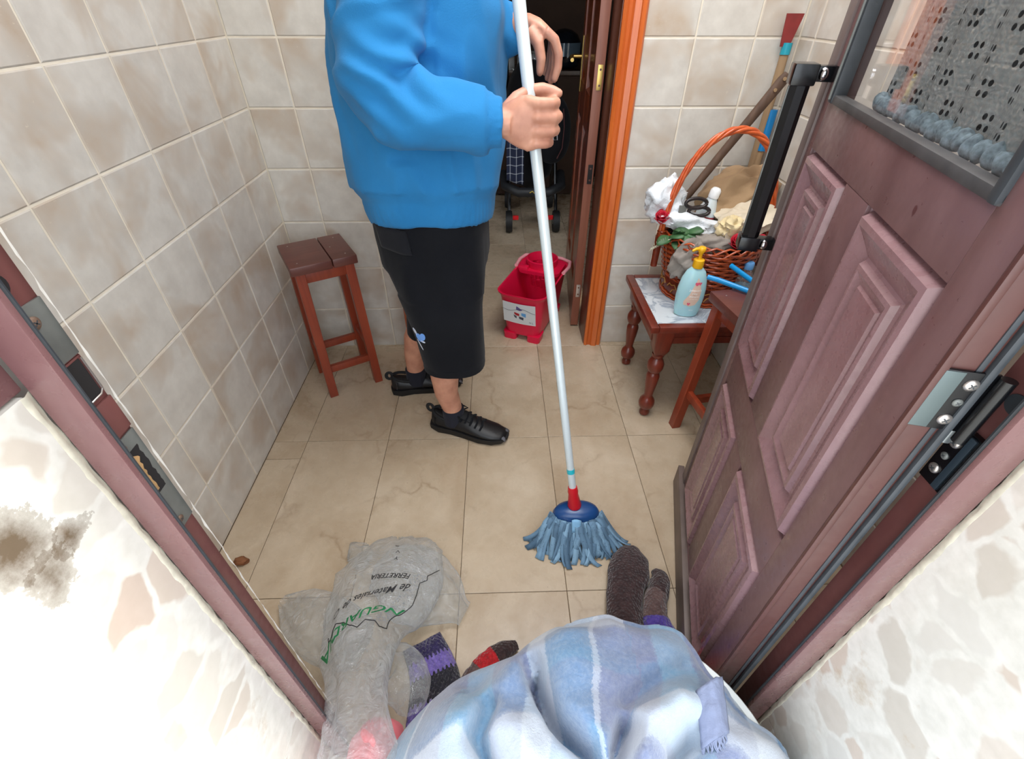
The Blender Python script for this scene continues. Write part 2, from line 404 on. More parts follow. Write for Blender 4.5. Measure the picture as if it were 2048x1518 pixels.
# ------------------------------------------------------------------ entrance door frame
df = struct(thing('door_frame_entrance', 'maroon metal frame of the entrance door in its marble lined reveal', 'door frame'))
del df['category']
def jamb(s, xo, xs, xr, y2):
    """s=+1 left jamb; xo outer face, xs stop nose, xr rebate face"""
    lo, hi = min(xo, xs), max(xo, xs)
    G().box(lo, hi, YF, YF + .006, 0, 2.06, .0012).ob('stop_face', M_frame, df)
    lo, hi = min(xo, xr), max(xo, xr)
    G().box(lo, hi, YF + .006, y2, 0, 2.06, .001).ob('rebate', M_frame_in, df)
    G().tube([(xs - s * .0048, YF + .0095, 0.001), (xs - s * .0048, YF + .0095, 2.05)], .0032, 8).ob('gasket', M_gasket, df)
jamb(1, RX0, -.340, -.362, .339)
jamb(-1, RX1, .466, .489, .345)
G().box(RX0, RX1, YF, .34, 2.04, 2.1, .002).ob('head', M_frame, df)
M_white_edge = plain('white_sealant', (232, 230, 222), .8, var=.1, scale=60)
def wedge(u, v):
    z = 2.05 * u
    return (-.3612 + .0045 * v * (1 + .8 * nz(z, 0, 2, 40)), .3395 + .006 * (1 - v) + .0015 * nz(z, v, 7, 60), z)
G().grid(wedge, 220, 2).ob('sealant_edge', M_white_edge, df, 180)
# strike plates on the left rebate
def plate(z0, z1, mat, name, parent=df, y0=.302, y1=.3385, th=.0022, lab=None):
    o = G().box(-.362, -.362 + th, y0, y1, z0, z1, .0006).ob(name, mat, parent)
    if lab: o['label'] = lab
    return o
sp1 = plate(1.068, 1.122, M_steel, 'strike_plate', lab='grey steel strike plate with a rusty screw')
M_rust = plain('rusty_steel', (120, 96, 80), .6, .4, var=.3, scale=200)
def screw(p, r, ax, par, mat=M_screw):
    a = Vector(ax).normalized(); b = a.orthogonal().normalized(); c = a.cross(b); g = G()
    g.rings([[Vector(p) + a * h + (b * math.cos(2 * PI * j / 14) + c * math.sin(2 * PI * j / 14)) * rr for j in range(14)] for rr, h in ((r, 0), (r, r * .2), (r * .6, r * .45), (.0004, r * .5))])
    o = g.ob('screw', mat, par, 60)
    g2 = G()
    for q in (b, c):
        s_ = a.cross(q); e = Vector(p) + a * r * .5
        g2.add([e + q * r * .5 + s_ * r * .1, e - q * r * .5 + s_ * r * .1, e - q * r * .5 - s_ * r * .1, e + q * r * .5 - s_ * r * .1], [(0, 1, 2, 3)])
    g2.ob('screw_slot', M_gasket, o, None); return o
screw((-.3598, .32, 1.108), .0055, (1, 0, 0), sp1, M_rust)
M_dark = plain('dark_recess', (24, 20, 20), .8)
lk = plate(1.026, 1.066, M_frame_in, 'lock_box', th=.0008)
G().box(-.3612, -.3604, .303, .3345, 1.0265, 1.064).ob('recess', M_dark, lk, None)
G().tube([(-.3596, .3362, 1.064), (-.3596, .3362, 1.03), (-.3596, .332, 1.0265), (-.3596, .303, 1.0262)], .0009, 6).ob('bright_rim', M_screw, lk)
plate(.982, 1.02, M_frame_in, 'filler_block', th=.003)
sp2 = plate(.84, .978, M_steel, 'strike_plate', lab='lower grey steel strike plate with a torn out slot')
M_tan = plain('bare_wood_core', (176, 138, 92), .8, var=.2, scale=60)
def hole(u, v):
    z = .9 + .062 * u; wd = .5 + .12 * nz(z, 3, 0, 120)
    return (-.3596, .304 + .0275 * v * (wd + .5), z)
G().grid(hole, 24, 2).ob('torn_slot', M_dark, sp2, None)
def hole2(u, v):
    z = .904 + .055 * u
    return (-.3593, .304 + .0185 * v * (1 + .35 * nz(z, 9, 0, 130)), z)
G().grid(hole2, 24, 2).ob('bare_wood', M_tan, sp2, None)
screw((-.3598, .316, .969), .0042, (1, 0, 0), sp2, M_rust); screw((-.3598, .321, .852), .0045, (1, 0, 0), sp2, M_rust)
G().tube([(-.3608, .314, 1.142), (-.3598, .314, 1.142)], .0095, 18).ob('bolt_hole', M_dark, df)
# hinge leaf on the right rebate
def hinge_plate(par, M, w_, z0, z1, nm):
    o = G().box(0, w_, -.003, 0, z0, z1, .0008, M=M).ob(nm, M_black_metal, par); return o

# ------------------------------------------------------------------ entrance door leaf (opened inwards)
ANG = math.radians(15.5)
door = struct(bpy.data.objects.new('door_1', None)); COL.objects.link(door)
door['label'] = 'maroon panelled entrance door swung inwards, with a glazed and curtained top'
dr = Vector((-math.sin(ANG), -math.cos(ANG), 0)); nn_ = Vector((math.cos(ANG), -math.sin(ANG), 0))
DM = Matrix((dr, nn_, Vector((0, 0, 1)))).transposed().to_4x4(); DM.translation = (.606, 1.027, 0)
door.matrix_world = DM
T = .042; U0, U1 = .047, .705; HD = 2.03
def dbox(name, u0, u1, y0, y1, z0, z1, mat, bev=.002, par=None): return G().box(u0, u1, y0, y1, z0, z1, bev).ob(name, mat, par or door)
dbox('free_stile', U0, .105, 0, T, .01, HD, M_door)
dbox('edge_strip', U0 - .006, .078, -.0045, .006, .09, HD, plain('weathered_edge_strip', (112, 98, 94), .5, var=.15, scale=20), .001)
dbox('hinge_stile', .65, U1, 0, T, .01, HD, M_door)
dbox('lock_rail', .105, .65, 0, T, 1.09, 1.165, M_door)
dbox('middle_rail', .105, .65, 0, T, .545, .645, M_door)
dbox('bottom_rail', .105, .65, 0, T, .01, .10, M_door)
dbox('top_rail', .105, .65, 0, T, 1.93, HD, M_door)
dbox('mullion', .322, .42, 0, T, .645, 1.09, M_door)
dbox('mullion', .322, .40, 0, T, .10, .545, M_door)
dbox('end_face', U1 - .001, U1 + .004, .001, T - .001, .012, HD - .002, M_stile, .0008)
dbox('end_bead', U1 + .003, U1 + .009, -.002, .006, .012, HD - .002, M_stile, .002)
dbox('end_groove', U1 + .002, U1 + .0055, .029, .034, .012, HD - .002, M_gasket, .0005)
dbox('end_gasket', U1 + .003, U1 + .011, .036, .044, .012, HD - .002, M_gasket, .003)
wb_ = dbox('weather_bar', .0, U1, -.016, .004, .004, .088, plain('grey_brown_weather_bar', (104, 90, 84), .5, var=.2, scale=12), .003)
def panel(u0, u1, z0, z1):
    """raised and fielded panel: concentric mouldings, each a step with depth"""
    prof = [(0, .006), (.003, .014), (.007, .006), (.012, -.006), (.02, -.0075), (.042, .003), (.05, .006), (.054, .004), (.058, -.003), (.064, -.004), (.075, .001), (.078, .0015), (.081, -.002), (.085, -.0015)]
    w2 = (u1 - u0) / 2
    k = min(1.0, (w2 - .006) / .09)
    rs = []
    for i, h in prof:
        i *= k
        rs.append([Vector((u0 + i, h, z0 + i)), Vector((u1 - i, h, z0 + i)), Vector((u1 - i, h, z1 - i)), Vector((u0 + i, h, z1 - i))])
    g = G(); g.rings(rs, cap0=False, cap1=True)
    g.box(u0, u1, .02, .034, z0, z1)
    return g.ob('panel', M_panel, door, 20)
panel(.105, .322, .645, 1.09); panel(.42, .65, .645, 1.09); panel(.105, .322, .10, .545); panel(.40, .65, .10, .545)
# glazing
gl = G().box(.125, .652, .016, .020, 1.17, 1.93).ob('glass_pane', M_glass, door, None)
for a in ((.112, .135, 1.165, 1.93), (.64, .655, 1.165, 1.93)): dbox('glazing_bead', a[0], a[1], -.006, .016, a[2], a[3], M_gasket, .004)
dbox('glazing_bead', .112, .655, -.004, .016, 1.165, 1.178, plain('grey_glazing_bead', (70, 68, 68), .5, var=.3), .003)
dbox('steel_bead', .122, .127, -.009, .0, 1.17, 1.93, M_steel, .0015)
# lace curtain behind the glass
def lace():
    t = NT('lace_curtain'); uv = t.n('ShaderNodeUVMap').outputs[0]
    sx = t.n('ShaderNodeSeparateXYZ'); t.l(uv, sx.inputs[0]); X, Y = sx.outputs[0], sx.outputs[1]
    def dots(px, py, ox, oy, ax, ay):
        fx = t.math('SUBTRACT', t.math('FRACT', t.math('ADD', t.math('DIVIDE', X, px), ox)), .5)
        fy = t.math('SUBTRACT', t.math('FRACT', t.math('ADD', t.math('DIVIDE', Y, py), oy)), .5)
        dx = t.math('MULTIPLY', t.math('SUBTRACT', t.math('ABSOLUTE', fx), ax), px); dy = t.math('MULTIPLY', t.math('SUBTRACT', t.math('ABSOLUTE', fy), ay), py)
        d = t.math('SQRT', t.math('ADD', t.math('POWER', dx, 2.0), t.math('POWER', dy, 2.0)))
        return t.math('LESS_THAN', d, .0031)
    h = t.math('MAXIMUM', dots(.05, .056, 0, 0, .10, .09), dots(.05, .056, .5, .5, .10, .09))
    wv = t.n('ShaderNodeTexWave'); wv.inputs['Scale'].default_value = 60; wv.bands_direction = 'Y'; t.l(uv, wv.inputs[0])
    nz_ = t.noise(uv, 40, 4)
    t.col(t.mix(t.math('MULTIPLY', wv.outputs[0], .35), t.ramp(nz_, [(.3, lin((150, 158, 160))), (.7, lin((186, 192, 192)))]), lin((120, 128, 130))))
    t.l(t.mix(h, t.b.inputs['Base Color'].links[0].from_socket, lin((36, 40, 44))), t.b.inputs['Base Color']); t.set(Roughness=.9)  # dots coloured dark for the shade seen through the lace holes
    tr = t.n('ShaderNodeBsdfTransparent'); mx = t.n('ShaderNodeMixShader')
    weave = t.math('MULTIPLY', t.ramp(t.noise(uv, 260, 2), [(.45, 0.0), (.6, .3)]), 1.0)
    t.l(t.math('MULTIPLY', weave, t.math('SUBTRACT', 1.0, h)), mx.inputs[0]); t.l(t.b.outputs[0], mx.inputs[1]); t.l(tr.outputs[0], mx.inputs[2]); t.l(mx.outputs[0], t.out.inputs[0])
    return t.m
cu = tag(bpy.data.objects.new('lace_curtain', None), 'grey lace curtain with a ruffled hem hung behind the glass of the entrance door', 'curtain')
COL.objects.link(cu); cu.matrix_world = DM
def cfn(u, v):
    return (.235 + .405 * u, .036 + .005 * math.sin(u * 30 + .6 * math.sin(v * 3)) * (.5 + .5 * (1 - v)), 1.182 + .735 * v)
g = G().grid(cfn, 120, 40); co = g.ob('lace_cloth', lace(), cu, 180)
uvl = co.data.uv_layers.new(name='UVMap')
for lp in co.data.loops:
    p = co.data.vertices[lp.vertex_index].co; uvl.data[lp.index].uv = (p.x * 1.15, p.z)
def ruff(u, v):
    a = 2 * PI * v; r = .0075 + .002 * math.sin(u * 120) + .0015 * nz(u * 40, a, 0)
    return (.235 + .405 * u + .003 * math.sin(a * 2 + u * 60), .031 + r * math.cos(a), 1.184 + r * math.sin(a) * 1.3 + .002 * math.sin(u * 50))
G().grid(ruff, 220, 12).ob('ruffled_hem', plain('crochet_hem', (170, 190, 200), .9, var=.45, scale=160), cu, 180)
G().tube([(.14, .036, 1.92), (.64, .036, 1.92)], .006).ob('curtain_rod', M_chrome, cu)
# pull handle on the outer face
ph = G(); hu, hy = .082, -.05
ph.tube([(hu, hy, .905), (hu, hy, 1.19)], .0175, 8, twist=PI / 8)
hd = ph.ob('pull_handle', M_black_metal, door); hd['label'] = 'black tubular pull handle with square ends'
G().box(hu - .02, hu + .02, hy - .02, hy + .02, 1.185, 1.218, .004).ob('handle_end', M_black_metal, hd)
G().box(hu - .02, hu + .02, hy - .02, hy + .02, .882, .912, .004).ob('handle_end', M_black_metal, hd)
for z in (1.203, .897):
    G().box(hu - .012, hu + .012, hy, .001, z - .012, z + .012, .003).ob('handle_bracket', M_black_metal, hd)
    G().sphere((hu + .008, hy + .03, z), (.011, .009, .011)).ob('handle_ball', M_chrome, hd)
G().box(hu - .003, hu + .003, hy - .0178, hy - .014, .915, 1.183, .001).ob('handle_fillet', M_steel, hd)
# edge lock plate on the free edge
G().box(U0 - .012, U0 - .004, .004, .026, .95, 1.03, .002).ob('lock_plate', M_dark, door)
G().tube([(U0 - .014, .012, 1.0), (U0 - .004, .012, 1.0)], .006, 12).ob('latch', M_chrome, door)
# hinge: door leaf on the end face
HM = Matrix(((0, 1, 0, U1 + .0045), (1, 0, 0, .004), (0, 0, 1, 0), (0, 0, 0, 1)))
hl = G().box(.0, .046, .0, .004, .962, 1.034, .0008, M=HM).ob('hinge', M_black_metal, door); hl['label'] = 'black steel hinge with two bright screws'
G().box(.0, .017, .0035, .0048, .963, 1.033, .0004, M=HM).ob('hinge_cover', plain('grey_green_enamel', (92, 104, 104), .35, .3), hl)
for z, mt in ((1.02, M_screw), (.998, M_steel), (.976, M_screw)): screw(HM @ Vector((.027, .0042, z)), .0065 if mt is M_screw else .0045, (1, 0, 0), hl, mt)
G().tube([(U1 + .014, .052, .955), (U1 + .014, .052, 1.034)], .0065, 16).ob('knuckle', M_black_metal, hl)
# hinge leaf on the frame
fh = G().box(.482, .4892, .301, .343, .878, .958, .0008).ob('hinge', M_black_metal, df); fh['label'] = 'black steel hinge leaf with bright screws on the right jamb'
for z, mt in ((.938, M_screw), (.918, M_steel), (.898, M_screw)): screw((.4818, .333, z), .0062 if mt is M_screw else .0045, (-1, 0, 0), fh, mt)
G().box(.4795, .4822, .316, .3235, .88, .956, .0005).ob('hinge_rib', plain('blue_grey_steel', (62, 76, 88), .4, .5), fh)
G().tube([(.4765, .343, .935), (.4765, .343, .966)], .008, 16).ob('knuckle', plain('worn_pale_steel', (150, 156, 158), .35, .7), fh)
G().tube([(.4885, .318, 1.005), (.4878, .318, 1.005)], .011, 20).ob('hole_cap', M_gasket, df)

# ------------------------------------------------------------------ inner doorway: casing, jambs, brown leaf
idf = struct(thing('door_frame_inner', 'orange varnished wooden frame of the doorway in the back wall', 'door frame')); del idf['category']
def casing(x0, x1, z0, z1, sgn, name='casing'):
    wd = x1 - x0; prof = [(0, .0), (0, .018), (.12, .024), (.22, .018), (.34, .018), (.42, .026), (.66, .03), (.74, .022), (.9, .022), (1, .012), (1, 0)]
    pts = [(x0 + wd * (a if sgn > 0 else 1 - a), D - h) for a, h in prof]
    v = [(x, y, z) for z in (z0, z1) for x, y in pts]; k = len(pts)
    f = [(i, i + 1, i + 1 + k, i + k) for i in range(k - 1)] + [tuple(range(k))[::-1], tuple(range(k, 2 * k))]
    return mesh_ob(name, v, f, M_orange, idf, 30)
casing(.402, .482, 0, 2.13, 1); casing(-.437, -.357, 0, 2.13, -1)
G().box(-.437, .482, D - .026, D, 2.05, 2.13, .004).ob('casing', M_orange, idf)
for a, b in ((.40, .435), (-.39, -.357)):
    G().box(a, b, D - .004, 2.025, 0, 2.06, .002).ob('jamb', M_jamb, idf)
G().box(-.357, .40, D - .004, 2.025, 2.05, 2.08, .002).ob('jamb', M_jamb, idf)
d2 = struct(bpy.data.objects.new('door_2', None)); COL.objects.link(d2); d2['label'] = 'brown wooden inner door standing open into the dark room'
d2.location = (.358, 2.032, 0); d2.rotation_euler = (0, 0, math.radians(85.5))
# leaf in local coords: x along leaf (into the room), y 0..-.036 thickness (towards +x side negative)
LW, LT = .72, .036
for u0, u1 in ((0.0, .1), (LW - .1, LW), (.31, .41)): G().box(u0, u1, -LT, 0, .008, 2.03, .002).ob('stile', M_leafw, d2)
for z0, z1 in ((.008, .2), (.86, 1.0), (1.88, 2.03)): G().box(.1, LW - .1, -LT + .001, -.001, z0, z1, .002).ob('rail', M_leafw, d2)
for u0, u1 in ((.1, .31), (.41, .62)):
    for z0, z1 in ((.2, .86), (1.0, 1.88)):
        rs = [[Vector((u0 + i, h, z0 + i)), Vector((u1 - i, h, z0 + i)), Vector((u1 - i, h, z1 - i)), Vector((u0 + i, h, z1 - i))] for i, h in ((0, -.004), (.008, -.014), (.02, -.014), (.05, -.004), (.055, -.004))]
        G().rings(rs[::-1], cap0=True, cap1=False).box(u0, u1, -.03, -.02, z0, z1).ob('panel', M_leafw, d2, 25)
G().box(-.002, .0005, -LT, 0, .01, 2.028, .0005).ob('leaf_edge', M_leafedge, d2)
for z0, z1, mt in ((1.035, 1.115, M_brass), (.70, .775, M_dark), (.17, .235, M_screw)):
    o = G().box(-.0045, -.0015, -.031, -.012, z0, z1, .0006).ob('hinge', mt, d2); o['label'] = {0: 'brass hinge', 1: 'dark hinge', 2: 'bright hinge'}[(M_brass, M_dark, M_screw).index(mt)]
    for z in (z0 + .015, z1 - .015): G().tube([(-.0047, -.022, z), (-.0035, -.022, z)], .004, 10).ob('screw', M_jamb, o)
o = G().box(.60, .64, .0, .006, .95, 1.17, .003).ob('handle_plate', M_brass, d2); o['label'] = 'brass lever handle on its plate'
G().tube([(.62, .004, 1.09), (.62, .045, 1.09), (.6, .055, 1.09), (.50, .055, 1.085)], .008, 10).ob('lever', M_brass, o)

# ------------------------------------------------------------------ unseen ceiling lamp, added as fill light for the room
cl = thing('ceiling_fill_lamp', 'square white ceiling lamp added out of view as fill light for the tiled entry', 'lamp', (.3, 1.08, CEIL))
G().box(-.48, .48, -.48, .48, -.02, 0, .004).ob('fill_lamp_body', plain('white_fill_lamp_body', (235, 235, 232), .5), cl)

# ------------------------------------------------------------------ the man with the mop
def fabric(name, rgb, rgb2, scale=400, bumpd=.0015, rough=.95, f=6):
    t = NT(name); oc = t.coord()
    a = t.noise(oc, f, 4); b = t.noise(oc, scale, 2)
    t.col(t.ramp(a, [(.3, lin(rgb)), (.7, lin(rgb2))])); t.set(Roughness=rough); t.b.inputs['Sheen Weight'].default_value = .06; t.b.inputs['Specular IOR Level'].default_value = .12
    t.bump(b, .35, bumpd); return t.m
M_sweat = fabric('blue_sweatshirt_cotton', (40, 114, 168), (47, 124, 180))
M_short = fabric('black_cotton', (19, 20, 24), (25, 26, 30))
M_sock = fabric('charcoal_sock_knit', (34, 35, 44), (44, 45, 54))
def skin():
    t = NT('skin'); oc = t.coord(); a = t.noise(oc, 25, 4); b = t.noise(oc, 220, 3)
    t.col(t.ramp(a, [(.3, lin((178, 122, 100))), (.7, lin((208, 152, 126)))])); t.set(Roughness=.5)
    t.b.inputs['Subsurface Weight'].default_value = .12; t.b.inputs['Subsurface Radius'].default_value = (.012, .005, .003)
    t.bump(b, .12, .001); return t.m
M_skin = skin()
M_hair = plain('dark_hair', (30, 22, 18), .6, var=.4, scale=180)
MAN = Vector((-.2, 1.4, 0))
man = thing('person', 'person in a blue sweatshirt and long black shorts mopping the floor with both arms forward', 'person', MAN)
def mring(c, rx, ry, n=28, p=2.4, tilt=0.0, ang=0.0, ty=0.0):
    r = []
    for j in range(n):
        a = 2 * PI * j / n; cx, sx = math.cos(a), math.sin(a)
        x = rx * math.copysign(abs(cx) ** (2 / p), cx); y = ry * math.copysign(abs(sx) ** (2 / p), sx)
        x, y = x * math.cos(ang) - y * math.sin(ang), x * math.sin(ang) + y * math.cos(ang)
        r.append(Vector((c[0] + x, c[1] + y, c[2] + x * tilt - y * ty)))
    return r
# body: one continuous figure
B = G()
B.rings([mring(c, rx, ry) for c, rx, ry in (((-.2, 1.4, .76), .10, .125), ((-.2, 1.4, .88), .105, .13), ((-.2, 1.4, 1.0), .11, .14), ((-.19, 1.4, 1.15), .125, .15), ((-.18, 1.4, 1.28), .125, .165), ((-.18, 1.4, 1.36), .11, .18), ((-.175, 1.4, 1.41), .075, .13), ((-.165, 1.4, 1.44), .058, .062), ((-.15, 1.4, 1.5), .055, .057), ((-.14, 1.4, 1.54), .05, .05))])
HC = Vector((-.125, 1.4, 1.585))
B.rings([mring((HC.x + dx, HC.y, HC.z + z), rx, ry, p=2.1) for z, dx, rx, ry in ((-.115, .03, .03, .03), (-.1, .025, .06, .048), (-.06, .01, .085, .062), (-.02, .0, .095, .07), (.03, -.005, .1, .075), (.07, -.01, .094, .07), (.1, -.012, .07, .055), (.118, -.012, .03, .025))])
B.tube([HC + Vector((.09, 0, .02)), HC + Vector((.108, 0, -.01)), HC + Vector((.114, 0, -.03)), HC + Vector((.095, 0, -.038))], [.008, .011, .015, .009], 8)
B.sphere(HC + Vector((.09, 0, -.068)), (.012, .024, .007)); B.sphere(HC + Vector((.086, 0, -.082)), (.012, .02, .007)); B.sphere(HC + Vector((.075, 0, -.105)), (.02, .022, .014))
for s in (-1, 1):
    B.sphere(HC + Vector((-.01, s * .076, -.01)), (.018, .008, .03)); B.sphere(HC + Vector((.078, s * .032, .028)), (.014, .02, .008))
# legs (right leg forward, left leg back)
RL = [(-.19, 1.345, .8), (-.175, 1.31, .62), (-.15, 1.3, .46), (-.172, 1.3, .36), (-.198, 1.302, .27), (-.198, 1.304, .19), (-.183, 1.304, .12), (-.178, 1.304, .06)]
LLg = [(-.2, 1.465, .8), (-.23, 1.5, .62), (-.25, 1.51, .47), (-.285, 1.525, .36), (-.325, 1.537, .27), (-.343, 1.543, .19), (-.35, 1.547, .125), (-.352, 1.548, .06)]
LR = [.07, .075, .058, .054, .05, .042, .036, .036]
B.tube(RL, LR, 20); B.tube(LLg, LR, 20)
# right arm and hand (holding the pole)
B.tube([(-.19, 1.24, 1.36), (-.23, 1.18, 1.25), (-.255, 1.15, 1.15), (-.16, 1.135, 1.122), (-.06, 1.13, 1.103), (.0, 1.128, 1.096), (.03, 1.126, 1.095)], [.058, .052, .046, .042, .034, .029, .03], 16)
def chain(pts, rads): B.tube(pts, rads, 10); B.sphere(pts[-1], rads[-1] * 1.02, 10, 6)
B.rings([mring((0, 0, 0), 1, 1, 16)] and [[Vector((x, y + math.cos(a) * ry, z + math.sin(a) * rz)) for a in [2 * PI * j / 18 for j in range(18)]] for x, y, z, ry, rz in ((.012, 1.13, 1.096, .022, .03), (.03, 1.128, 1.096, .023, .042), (.05, 1.124, 1.096, .02, .052), (.072, 1.12, 1.095, .016, .055), (.084, 1.121, 1.093, .011, .05))])
POLE_A, POLE_B = Vector((.207, .884, .178)), Vector((.048, 1.212, 1.3))
for i, (zz, L, r) in enumerate(((1.133, .112, .0118), (1.107, .118, .0124), (1.081, .114, .0118), (1.057, .103, .0105))):
    x2 = L + .012
    chain([(.062, 1.121, zz - .002 + .004 * (1.5 - i)), (.085, 1.112, zz + .001), (x2 - .008, 1.118, zz), (x2, 1.132, zz - .001), (x2 - .004, 1.155, zz - .003), (x2 - .02, 1.172, zz - .005), (x2 - .042, 1.176, zz - .006)], [r, r * 1.05, r * 1.02, r * 1.04, r * .96, r * .92, r * .85])
chain([(.022, 1.14, 1.115), (.045, 1.158, 1.136), (.072, 1.172, 1.149), (.1, 1.172, 1.152), (.122, 1.166, 1.148), (.133, 1.162, 1.145)], [.018, .0165, .0135, .0125, .0115, .009])
# left arm and hanging hand
B.tube([(-.18, 1.56, 1.36), (-.16, 1.6, 1.25), (-.13, 1.59, 1.16), (-.05, 1.5, 1.21), (.03, 1.42, 1.247), (.07, 1.395, 1.258)], [.055, .05, .044, .038, .03, .027], 16)
B.rings([[Vector((x, y + math.cos(a) * ry, z + math.sin(a) * rz)) for a in [2 * PI * j / 16 for j in range(16)]] for x, y, z, ry, rz in ((.055, 1.405, 1.255, .028, .02), (.08, 1.392, 1.257, .036, .019), (.105, 1.383, 1.25, .042, .017), (.125, 1.378, 1.238, .042, .014))])
for i, (yy, L, r) in enumerate(((1.342, .9, .011), (1.366, 1.0, .0115), (1.39, .95, .011), (1.413, .8, .0095))):
    chain([(.115, yy, 1.245), (.137, yy - .002, 1.228), (.148 - .004 * i, yy, 1.2), (.148 - .005 * i, yy, 1.2 - .03 * L), (.141 - .006 * i, yy, 1.2 - .055 * L)], [r, r * 1.05, r, r * .95, r * .8])
chain([(.08, 1.36, 1.245), (.1, 1.342, 1.22), (.107, 1.337, 1.19), (.105, 1.337, 1.165)], [.016, .014, .012, .0095])
local(man, B)
bme = remesh(B, .0034, 3)
finish(bme, 'body', M_skin, man)
# hair, eyes
def rel(g, name, mat, smooth=60, parent=man): return local(man, g).ob(name, mat, parent, smooth)
hg = G(); hg.rings([mring((HC.x + dx, HC.y, HC.z + z), rx, ry, p=2.1) for z, dx, rx, ry in ((-.045, -.055, .05, .058), (-.02, -.045, .066, .076), (.03, -.02, .1, .081), (.055, -.012, .108, .081), (.085, -.012, .096, .073), (.115, -.012, .068, .055), (.132, -.012, .03, .025))])
hair = rel(hg, 'hair', M_hair)
for s in (-1, 1):
    e = G().sphere(HC + Vector((.08, s * .032, .008)), .012); rel(e, 'eye', plain('eye_white', (230, 225, 218), .2))
    e = G().sphere(HC + Vector((.0895, s * .032, .008)), .0045); rel(e, 'iris', M_hair)

# sweatshirt: one skin grown from torso and sleeves, then creased
W_ = G()
W_.rings([mring(c, rx, ry, 36, 2.5, ty=k) for c, rx, ry, k in (((-.192, 1.4, .80), .176, .178, .17), ((-.192, 1.4, .83), .182, .184, .17), ((-.192, 1.4, .865), .185, .187, .17), ((-.195, 1.4, .888), .2, .198, .17), ((-.193, 1.4, .97), .206, .205, .08))] + [mring(c, rx, ry, 36, 2.5) for c, rx, ry in (((-.191, 1.4, 1.02), .206, .205), ((-.19, 1.4, 1.06), .205, .205), ((-.187, 1.4, 1.18), .202, .205), ((-.183, 1.4, 1.28), .2, .205), ((-.18, 1.4, 1.36), .18, .21), ((-.175, 1.4, 1.41), .135, .18), ((-.168, 1.4, 1.445), .08, .1))])
W_.tube([(-.2, 1.26, 1.37), (-.215, 1.205, 1.31), (-.235, 1.168, 1.23), (-.252, 1.148, 1.16), (-.225, 1.14, 1.125), (-.16, 1.134, 1.117), (-.09, 1.13, 1.107), (-.03, 1.128, 1.098), (-.012, 1.127, 1.095)], [.09, .086, .08, .076, .074, .07, .065, .06, .054], 26)
W_.tube([(-.014, 1.127, 1.096), (.012, 1.127, 1.095)], [.05, .05], 26)
W_.tube([(-.185, 1.55, 1.36), (-.165, 1.6, 1.26), (-.13, 1.585, 1.165), (-.05, 1.5, 1.212), (.015, 1.432, 1.243), (.045, 1.407, 1.254)], [.085, .078, .07, .062, .053, .045], 22)
local(man, W_)
wme = remesh(W_, .0075, 3)
def sweat_disp(co):
    d = np.zeros(len(co)); P = co + np.array(MAN)
    for i in range(len(co)):
        x, y, z = P[i]
        # distance to elbow of the right arm
        e = math.exp(-((x + .2) ** 2 / .006 + (y - 1.12) ** 2 / .01 + (z - 1.18) ** 2 / .006))
        arm = 1.0 if y < 1.2 and z > 1.0 else 0.0
        w = .008 * nz(x, y, z, 6) + .0045 * nz(x, y, z, 14)
        # diagonal drag folds on the chest and hanging folds above the hem
        w += .016 * (1 - arm) * max(0, ridge(x * 1.7 + z * .3, y * 1.2, z * .4, 6.5) - .3)
        w += .013 * e * math.sin((x * .55 + z * .85) * 125 + 2.2 * nz(x, y, z, 9))
        if arm: w += .012 * max(0, ridge(x * .5 + z * .5, y, z * 1.4 - x * .35, 9) - .2) * min(1, max(0, (.02 - x) / .06))
        zb = z + (y - 1.4) * .17
        if zb < .892 and y > 1.0:
            w = w * .35
            if zb < .862: w += .0012 * math.sin(math.atan2(y - 1.4, x + .192) * 150)
        if arm and x > -.022: w = .001 * math.sin(z * 700)
        d[i] = w
    return d
sw = finish(wme, 'sweatshirt', M_sweat, man, sweat_disp)
# shorts
Q = G()
Q.rings([mring(c, rx, ry, 30, 2.5) for c, rx, ry in (((-.195, 1.4, .87), .168, .172), ((-.195, 1.4, .76), .168, .17), ((-.192, 1.4, .68), .165, .172), ((-.19, 1.4, .6), .12, .15))])
Q.rings([mring(c, rx, ry, 26, 2.5) for c, rx, ry in (((-.19, 1.33, .78), .15, .095), ((-.185, 1.325, .66), .145, .105), ((-.176, 1.315, .56), .124, .106), ((-.162, 1.308, .45), .11, .1), ((-.158, 1.306, .36), .104, .097), ((-.158, 1.306, .335), .101, .095))])
Q.rings([mring(c, rx, ry, 26, 2.5) for c, rx, ry in (((-.2, 1.47, .78), .15, .095), ((-.215, 1.49, .66), .13, .1), ((-.225, 1.5, .56), .1, .098), ((-.24, 1.515, .45), .09, .094), ((-.262, 1.53, .34), .082, .09), ((-.268, 1.532, .31), .08, .088))])
local(man, Q)
qme = remesh(Q, .0075, 4)
def short_disp(co):
    d = np.zeros(len(co)); P = co + np.array(MAN)
    for i in range(len(co)):
        x, y, z = P[i]
        d[i] = .006 * nz(x, y, z * .5, 8) + .005 * (ridge(x, y, z * .5, 6) - .4) + (.004 * math.sin(x * 70 + 3 * nz(x, y, z, 5)) if z > .6 else 0)
    return d
sh = finish(qme, 'shorts', M_short, man, short_disp)
def on_ring(th, z, off, c=(-.19, 1.36), rx=.16, ry=.15): return Vector((c[0] + (rx + off) * math.cos(th), c[1] + (ry + off) * math.sin(th), z))
from mathutils.bvhtree import BVHTree
bv = BVHTree.FromPolygons([tuple(v.co + MAN) for v in sh.data.vertices], [tuple(p.vertices) for p in sh.data.polygons])
def on_shorts(x, z, off=.003):
    h = bv.ray_cast(Vector((x, .8, z)), Vector((0, 1, 0)))[0]
    return Vector((x, (h.y if h else 1.3) - off, z))
